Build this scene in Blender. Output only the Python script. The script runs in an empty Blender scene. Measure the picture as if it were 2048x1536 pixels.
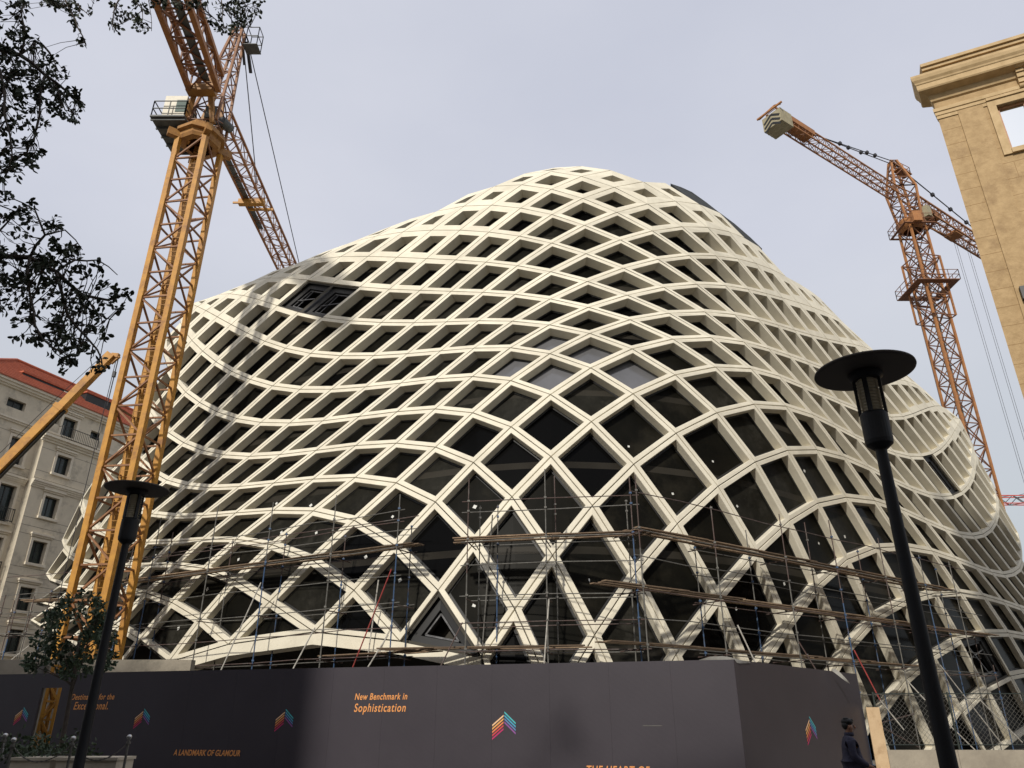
import bpy, bmesh, math, random
from mathutils import Vector, Matrix
R = math.radians
random.seed(7)
scene = bpy.context.scene

# ---------------------------------------------------------------- camera
PITCH = R(24.33)
cd = bpy.data.cameras.new('camera')
cam = bpy.data.objects.new('camera', cd)
scene.collection.objects.link(cam)
cam.location = (0, 0, 1.6)
cam.rotation_euler = (R(90) + PITCH, 0, 0)
cd.sensor_width = 36.0
cd.lens = 36.0 * 1500.0 / 2048.0
cd.clip_start = 0.1
cd.clip_end = 3000
scene.camera = cam

# ---------------------------------------------------------------- sky, sun, exposure
SUN_EL, SUN_AZ = 33.0, 202.0        # azimuth clockwise from +Y
sd = Vector((math.sin(R(SUN_AZ)) * math.cos(R(SUN_EL)), math.cos(R(SUN_AZ)) * math.cos(R(SUN_EL)), math.sin(R(SUN_EL))))
world = bpy.data.worlds.new('World')
scene.world = world
world.use_nodes = True
nt = world.node_tree
nt.nodes.clear()
wo = nt.nodes.new('ShaderNodeOutputWorld')
bg = nt.nodes.new('ShaderNodeBackground')
sky = nt.nodes.new('ShaderNodeTexSky')
sky.sky_type = 'NISHITA'
sky.sun_disc = False
sky.sun_elevation = R(SUN_EL)
sky.sun_rotation = R(SUN_AZ)
sky.air_density = 1.0
sky.dust_density = 3.0
tc = nt.nodes.new('ShaderNodeTexCoord')
mp = nt.nodes.new('ShaderNodeMapping')
mp.inputs['Scale'].default_value = (1.0, 1.0, 2.2)
nz = nt.nodes.new('ShaderNodeTexNoise')
nz.inputs['Scale'].default_value = 1.6
nz.inputs['Detail'].default_value = 5
rp = nt.nodes.new('ShaderNodeValToRGB')
rp.color_ramp.elements[0].position = 0.3
rp.color_ramp.elements[0].color = (6.4, 6.65, 7.7, 1)
rp.color_ramp.elements[1].position = 0.75
rp.color_ramp.elements[1].color = (7.8, 7.95, 8.75, 1)
mx = nt.nodes.new('ShaderNodeMixRGB')
mx.inputs['Fac'].default_value = 0.86
nt.links.new(tc.outputs['Generated'], mp.inputs['Vector'])
nt.links.new(mp.outputs['Vector'], nz.inputs['Vector'])
nt.links.new(nz.outputs['Fac'], rp.inputs['Fac'])
nt.links.new(sky.outputs['Color'], mx.inputs['Color1'])
sp_ = nt.nodes.new('ShaderNodeSeparateXYZ')
nt.links.new(tc.outputs['Generated'], sp_.inputs['Vector'])
hr_ = nt.nodes.new('ShaderNodeMapRange')
hr_.inputs['From Min'].default_value = 0.15
hr_.inputs['From Max'].default_value = 0.55
nt.links.new(sp_.outputs['Z'], hr_.inputs['Value'])
hm_ = nt.nodes.new('ShaderNodeMixRGB')
hm_.inputs['Color1'].default_value = (5.9, 6.25, 6.45, 1)
nt.links.new(hr_.outputs['Result'], hm_.inputs['Fac'])
nt.links.new(rp.outputs['Color'], hm_.inputs['Color2'])
nt.links.new(hm_.outputs['Color'], mx.inputs['Color2'])
nt.links.new(mx.outputs['Color'], bg.inputs['Color'])
bg.inputs['Strength'].default_value = 0.10
nt.links.new(bg.outputs['Background'], wo.inputs['Surface'])

sl = bpy.data.lights.new('sun', 'SUN')
sl.energy = 3.5
sl.angle = R(2.5)
sl.color = (1.0, 0.945, 0.85)
so = bpy.data.objects.new('sun', sl)
scene.collection.objects.link(so)
so.rotation_euler = sd.to_track_quat('Z', 'Y').to_euler()
so.location = (0, -20, 60)
vs = scene.view_settings
vs.view_transform = 'Standard'
vs.look = 'None'
vs.exposure = 0.0
vs.gamma = 1.0
scene.cycles.max_bounces = 6

# ---------------------------------------------------------------- helpers
ORIGIN = Vector((0, 0, 1.6))
CT, ST = math.cos(PITCH), math.sin(PITCH)
def ray(px, py):
    u = (px - 1024) / 1500.0
    v = (768 - py) / 1500.0
    return Vector((u, CT - v * ST, ST + v * CT))
def at(px, py, Y):
    r = ray(px, py)
    return ORIGIN + r * (Y / r.y)
def onplane(px, py, p, n):
    r = ray(px, py)
    t = (p - ORIGIN).dot(n) / r.dot(n)
    return ORIGIN + r * t
def link(o):
    scene.collection.objects.link(o)
    return o
def tag(o, label=None, cat=None, group=None, kind=None):
    if label: o['label'] = label
    if cat: o['category'] = cat
    if group: o['group'] = group
    if kind: o['kind'] = kind
    return o
def empty(name, loc=(0, 0, 0), rz=0):
    o = link(bpy.data.objects.new(name, None))
    o.location = loc
    o.rotation_euler = (0, 0, rz)
    o.empty_display_size = 0.3
    return o
class MB:
    def __init__(s):
        s.v = []; s.f = []; s.m = []
    def add(s, vs, fs, mi=0):
        b = len(s.v)
        s.v += [tuple(p) for p in vs]
        for f in fs:
            s.f.append(tuple(b + i for i in f)); s.m.append(mi)
        return s
    def quad(s, a, b, c, d, mi=0):
        return s.add([a, b, c, d], [(0, 1, 2, 3)], mi)
    def box(s, c, size, rz=0, mi=0, ax=None):
        c = Vector(c); hx, hy, hz = size[0] / 2, size[1] / 2, size[2] / 2
        if ax is None:
            X = Vector((math.cos(rz), math.sin(rz), 0)); Y = Vector((-math.sin(rz), math.cos(rz), 0)); Z = Vector((0, 0, 1))
        else:
            X, Y, Z = ax
        vs = [c + X * (hx * i) + Y * (hy * j) + Z * (hz * k) for k in (-1, 1) for j in (-1, 1) for i in (-1, 1)]
        return s.add(vs, [(0, 2, 3, 1), (4, 5, 7, 6), (0, 1, 5, 4), (2, 6, 7, 3), (0, 4, 6, 2), (1, 3, 7, 5)], mi)
    def bar(s, a, b, w, h=None, mi=0, up=None):
        a = Vector(a); b = Vector(b); d = b - a
        L = d.length
        if L < 1e-6: return s
        d /= L
        up = Vector(up) if up is not None else Vector((0, 0, 1))
        if abs(d.dot(up)) > .95: up = Vector((1, 0, 0)) if abs(d.x) < .9 else Vector((0, 1, 0))
        x = d.cross(up).normalized(); y = x.cross(d).normalized()
        return s.box((a + b) / 2, (w, L, h or w), mi=mi, ax=(x, d, y))
    def tube(s, pts, r, seg=8, mi=0, cap=True, r2=None):
        pts = [Vector(p) for p in pts]
        n = len(pts); base = len(s.v); prevx = None
        for i, p in enumerate(pts):
            d = (pts[min(i + 1, n - 1)] - pts[max(i - 1, 0)])
            if d.length < 1e-9: d = Vector((0, 0, 1))
            d.normalize()
            if prevx is None:
                up = Vector((0, 0, 1)) if abs(d.z) < .9 else Vector((1, 0, 0))
                x = d.cross(up).normalized()
            else:
                x = (prevx - d * prevx.dot(d)).normalized()
            prevx = x; y = d.cross(x)
            rr = r if r2 is None else r + (r2 - r) * i / (n - 1)
            if isinstance(r, (list, tuple)): rr = r[i]
            for k in range(seg):
                a = 2 * math.pi * k / seg
                s.v.append(tuple(p + x * (rr * math.cos(a)) + y * (rr * math.sin(a))))
        for i in range(n - 1):
            for k in range(seg):
                k2 = (k + 1) % seg
                s.f.append((base + i * seg + k, base + i * seg + k2, base + (i + 1) * seg + k2, base + (i + 1) * seg + k)); s.m.append(mi)
        if cap:
            s.f.append(tuple(base + k for k in range(seg - 1, -1, -1))); s.m.append(mi)
            s.f.append(tuple(base + (n - 1) * seg + k for k in range(seg))); s.m.append(mi)
        return s
    def lathe(s, prof, c=(0, 0, 0), seg=32, mi=0):
        base = len(s.v); n = len(prof)
        for r_, z_ in prof:
            for k in range(seg):
                a = 2 * math.pi * k / seg
                s.v.append((c[0] + r_ * math.cos(a), c[1] + r_ * math.sin(a), c[2] + z_))
        for i in range(n - 1):
            for k in range(seg):
                k2 = (k + 1) % seg
                s.f.append((base + i * seg + k, base + i * seg + k2, base + (i + 1) * seg + k2, base + (i + 1) * seg + k)); s.m.append(mi)
        return s
    def build(s, name, mats, parent=None, smooth=False, loc=None):
        me = bpy.data.meshes.new(name)
        me.from_pydata(s.v, [], s.f)
        if not isinstance(mats, (list, tuple)): mats = [mats]
        for m in mats: me.materials.append(m)
        if len(mats) > 1:
            for p, mi in zip(me.polygons, s.m): p.material_index = mi
        if smooth:
            for p in me.polygons: p.use_smooth = True
        me.update()
        o = link(bpy.data.objects.new(name, me))
        if loc: o.location = loc
        if parent:
            o.parent = parent
        return o
def fixn(o):
    bm = bmesh.new(); bm.from_mesh(o.data)
    bmesh.ops.recalc_face_normals(bm, faces=bm.faces); bm.to_mesh(o.data); bm.free()
    return o
def copy_tree(o, parent=None):
    c = link(o.copy())
    c.parent = parent
    for ch in [k for k in scene.objects if k.parent == o]:
        copy_tree(ch, c)
    return c

# ---------------------------------------------------------------- materials
def mat(name, col, rough=.7, metal=0, var=None, scale=3.0, detail=6, bump=0, bscale=None, spec=.5, var2=None, scale2=.4, coord='Object'):
    m = bpy.data.materials.new(name); m.use_nodes = True
    t = m.node_tree; b = t.nodes['Principled BSDF']
    b.inputs['Base Color'].default_value = (*col, 1)
    b.inputs['Roughness'].default_value = rough
    b.inputs['Metallic'].default_value = metal
    b.inputs['Specular IOR Level'].default_value = spec
    tcn = t.nodes.new('ShaderNodeTexCoord')
    last = None
    if var:
        n = t.nodes.new('ShaderNodeTexNoise'); n.inputs['Scale'].default_value = scale; n.inputs['Detail'].default_value = detail
        n.inputs['Roughness'].default_value = .65
        t.links.new(tcn.outputs[coord], n.inputs['Vector'])
        r = t.nodes.new('ShaderNodeValToRGB')
        r.color_ramp.elements[0].position = .35; r.color_ramp.elements[0].color = (*col, 1)
        r.color_ramp.elements[1].position = .68; r.color_ramp.elements[1].color = (*var, 1)
        t.links.new(n.outputs['Fac'], r.inputs['Fac'])
        last = r.outputs['Color']
        if var2:
            n2 = t.nodes.new('ShaderNodeTexNoise'); n2.inputs['Scale'].default_value = scale2; n2.inputs['Detail'].default_value = 8
            n2.inputs['Roughness'].default_value = .7
            t.links.new(tcn.outputs[coord], n2.inputs['Vector'])
            r2 = t.nodes.new('ShaderNodeValToRGB'); r2.color_ramp.elements[0].position = .52; r2.color_ramp.elements[0].color = (0, 0, 0, 1)
            r2.color_ramp.elements[1].position = .72; r2.color_ramp.elements[1].color = (1, 1, 1, 1)
            t.links.new(n2.outputs['Fac'], r2.inputs['Fac'])
            x = t.nodes.new('ShaderNodeMixRGB'); t.links.new(r2.outputs['Color'], x.inputs['Fac'])
            t.links.new(last, x.inputs['Color1']); x.inputs['Color2'].default_value = (*var2, 1)
            last = x.outputs['Color']
        t.links.new(last, b.inputs['Base Color'])
    if bump:
        n3 = t.nodes.new('ShaderNodeTexNoise'); n3.inputs['Scale'].default_value = bscale or scale * 6; n3.inputs['Detail'].default_value = 5
        t.links.new(tcn.outputs[coord], n3.inputs['Vector'])
        bp = t.nodes.new('ShaderNodeBump'); bp.inputs['Strength'].default_value = bump; bp.inputs['Distance'].default_value = .03
        t.links.new(n3.outputs['Fac'], bp.inputs['Height']); t.links.new(bp.outputs['Normal'], b.inputs['Normal'])
    return m
M = {}
M['grc'] = mat('cream_concrete', (.74, .69, .56), .85, var=(.66, .61, .49), scale=1.3, bump=.25, bscale=9, spec=.3, var2=(.57, .525, .42), scale2=.22)
M['glass'] = mat('dark_glass', (.0045, .0045, .0035), .4, var=(.010, .009, .0065), scale=.5, spec=.035, var2=(.020, .018, .013), scale2=.25)
M['glass_b'] = mat('dusty_glass', (.009, .0085, .0065), .5, var=(.020, .019, .015), scale=1.2, spec=.05, var2=(.035, .033, .027), scale2=.8)
M['glass_c'] = mat('black_glass', (.003, .003, .003), .15, spec=.04)
def slabs(m):
    # slab edges and dust seen dimly through the pane
    t = m.node_tree; b = t.nodes['Principled BSDF']; src = b.inputs['Base Color'].links[0].from_socket if b.inputs['Base Color'].links else None
    tcn = t.nodes.new('ShaderNodeTexCoord'); sz = t.nodes.new('ShaderNodeSeparateXYZ'); t.links.new(tcn.outputs['Object'], sz.inputs['Vector'])
    md = t.nodes.new('ShaderNodeMath'); md.operation = 'MODULO'; md.inputs[1].default_value = 3.95; t.links.new(sz.outputs['Z'], md.inputs[0])
    lt = t.nodes.new('ShaderNodeMath'); lt.operation = 'LESS_THAN'; lt.inputs[1].default_value = .32; t.links.new(md.outputs[0], lt.inputs[0])
    nn = t.nodes.new('ShaderNodeTexNoise'); nn.inputs['Scale'].default_value = .35; t.links.new(tcn.outputs['Object'], nn.inputs['Vector'])
    ml = t.nodes.new('ShaderNodeMath'); ml.operation = 'MULTIPLY'; t.links.new(lt.outputs[0], ml.inputs[0]); t.links.new(nn.outputs['Fac'], ml.inputs[1])
    x = t.nodes.new('ShaderNodeMixRGB'); t.links.new(ml.outputs[0], x.inputs['Fac']); x.inputs['Color2'].default_value = (.045, .04, .032, 1)
    if src: t.links.new(src, x.inputs['Color1'])
    else: x.inputs['Color1'].default_value = b.inputs['Base Color'].default_value
    t.links.new(x.outputs['Color'], b.inputs['Base Color'])
for k_ in ('glass', 'glass_b', 'glass_c'): slabs(M[k_])
# each cast piece differs a little in tone
t_ = M['grc'].node_tree; b_ = t_.nodes['Principled BSDF']; src_ = b_.inputs['Base Color'].links[0].from_socket
gn_ = t_.nodes.new('ShaderNodeNewGeometry'); mr_ = t_.nodes.new('ShaderNodeMapRange'); mr_.inputs['To Min'].default_value = .91; mr_.inputs['To Max'].default_value = 1.03
t_.links.new(gn_.outputs['Random Per Island'], mr_.inputs['Value']); hs_ = t_.nodes.new('ShaderNodeHueSaturation')
t_.links.new(mr_.outputs['Result'], hs_.inputs['Value']); t_.links.new(src_, hs_.inputs['Color']); t_.links.new(hs_.outputs['Color'], b_.inputs['Base Color'])
M['glass_grey'] = mat('pale_reflection_glass', (.10, .10, .105), .12, var=(.13, .13, .14), scale=.4, spec=.6)  # grey base carries the bright reflection of the PALE panes
M['black'] = mat('black_frame', (.010, .010, .010), .55)
M['seam'] = mat('dark_joint', (.05, .045, .035), .9)
M['membrane'] = mat('dark_membrane', (.012, .014, .013), .8, var=(.028, .03, .028), scale=2)
M['sticker'] = mat('white_sticker', (.6, .6, .56), .6)
M['inner'] = mat('dark_backing', (.035, .032, .026), .95, var=(.06, .055, .045), scale=.6)  # dark tone for the added light-blocking shell
M['steel_dark'] = mat('dark_steel', (.05, .05, .052), .5, metal=.3, var=(.16, .16, .165), scale=3)
M['yellow'] = mat('yellow_crane_paint', (.50, .245, .035), .55, var=(.38, .175, .03), scale=2.5, var2=(.20, .085, .03), scale2=1.3, spec=.4)
M['rust'] = mat('orange_crane_paint', (.38, .165, .05), .65, var=(.27, .11, .038), scale=2.5, var2=(.14, .07, .04), scale2=.9)
M['rustdark'] = mat('brown_brace_paint', (.22, .095, .04), .6, var=(.13, .055, .03), scale=3)
M['redpaint'] = mat('red_crane_paint', (.5, .06, .04), .6)
M['crane_grey'] = mat('grey_crane_metal', (.06, .065, .065), .6, var=(.11, .115, .11), scale=3)
M['cabwhite'] = mat('cab_paint', (.62, .57, .45), .5, var=(.5, .46, .37), scale=4)
M['cabglass'] = mat('cab_glass', (.10, .14, .12), .1)
M['cweight'] = mat('counterweight_concrete', (.34, .30, .20), .9, var=(.26, .23, .15), scale=2)
M['cable'] = mat('steel_cable', (.03, .03, .035), .6)
M['pole_blue'] = mat('blue_scaffold_tube', (.028, .07, .165), .6, var=(.045, .085, .14), scale=6, var2=(.10, .06, .045), scale2=3)
M['pole_rust'] = mat('rusty_scaffold_tube', (.085, .048, .04), .7, var=(.06, .045, .04), scale=6, var2=(.15, .14, .13), scale2=2)
M['pole_steel'] = mat('steel_scaffold_tube', (.16, .155, .14), .6, metal=.2, var=(.08, .075, .065), scale=5)
M['pole_white'] = mat('white_brace_tube', (.5, .48, .43), .6, var=(.3, .28, .25), scale=6)
M['pole_red'] = mat('red_brace_tube', (.35, .04, .04), .6, var=(.2, .04, .03), scale=6)
M['wood'] = mat('scaffold_plank_wood', (.21, .145, .09), .85, var=(.13, .085, .055), scale=3, bump=.4, bscale=20, var2=(.30, .22, .14), scale2=1.2)
t_ = M['wood'].node_tree; b_ = t_.nodes['Principled BSDF']; src_ = b_.inputs['Base Color'].links[0].from_socket
gn_ = t_.nodes.new('ShaderNodeObjectInfo'); mr_ = t_.nodes.new('ShaderNodeMapRange'); mr_.inputs['To Min'].default_value = .6; mr_.inputs['To Max'].default_value = 1.4
t_.links.new(gn_.outputs['Random'], mr_.inputs['Value']); hs_ = t_.nodes.new('ShaderNodeHueSaturation')
t_.links.new(mr_.outputs['Result'], hs_.inputs['Value']); t_.links.new(src_, hs_.inputs['Color']); t_.links.new(hs_.outputs['Color'], b_.inputs['Base Color'])
M['plywood'] = mat('plywood', (.55, .40, .24), .8, var=(.47, .33, .19), scale=3, var2=(.32, .20, .10), scale2=2)
M['lamp'] = mat('black_lamp_paint', (.014, .015, .017), .55, spec=.3)
M['disc_under'] = mat('lamp_disc_paint', (.085, .075, .066), .7, spec=.25)
M['lampglass'] = mat('lamp_louvre', (.55, .50, .38), .4)
M['ground'] = mat('asphalt', (.05, .05, .05), .9, var=(.07, .068, .065), scale=.6, bump=.3)
M['pave'] = mat('paving_stone', (.24, .22, .19), .85, var=(.18, .165, .145), scale=.8, bump=.2)
M['sitefloor'] = mat('site_concrete', (.22, .20, .17), .95, var=(.15, .135, .115), scale=.3)
M['wallconc'] = mat('low_wall_concrete', (.34, .30, .235), .9, var=(.24, .21, .165), scale=1.1, bump=.3, var2=(.16, .145, .115), scale2=.7)
M['leaf'] = mat('dark_leaf', (.014, .022, .010), .7, var=(.03, .045, .018), scale=3)
M['leaf2'] = mat('small_tree_leaf', (.018, .035, .014), .6, var=(.045, .075, .03), scale=4)
M['bark'] = mat('bark', (.045, .035, .028), .9, var=(.08, .065, .05), scale=8)
M['chrome'] = mat('polished_metal', (.55, .55, .55), .3, metal=.9)
M['tarp'] = mat('white_tarp', (.7, .69, .65), .6, var=(.55, .54, .5), scale=3)
M['skin'] = mat('skin', (.26, .13, .08), .5)
M['hair'] = mat('black_hair', (.006, .006, .006), .6)
M['jacket'] = mat('navy_jacket', (.018, .018, .038), .8, var=(.030, .029, .056), scale=5, bump=.4, bscale=14)
M['trouser'] = mat('dark_trousers', (.012, .012, .016), .8)
M['occl'] = mat('plain_facade', (.35, .32, .27), .9)

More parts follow.
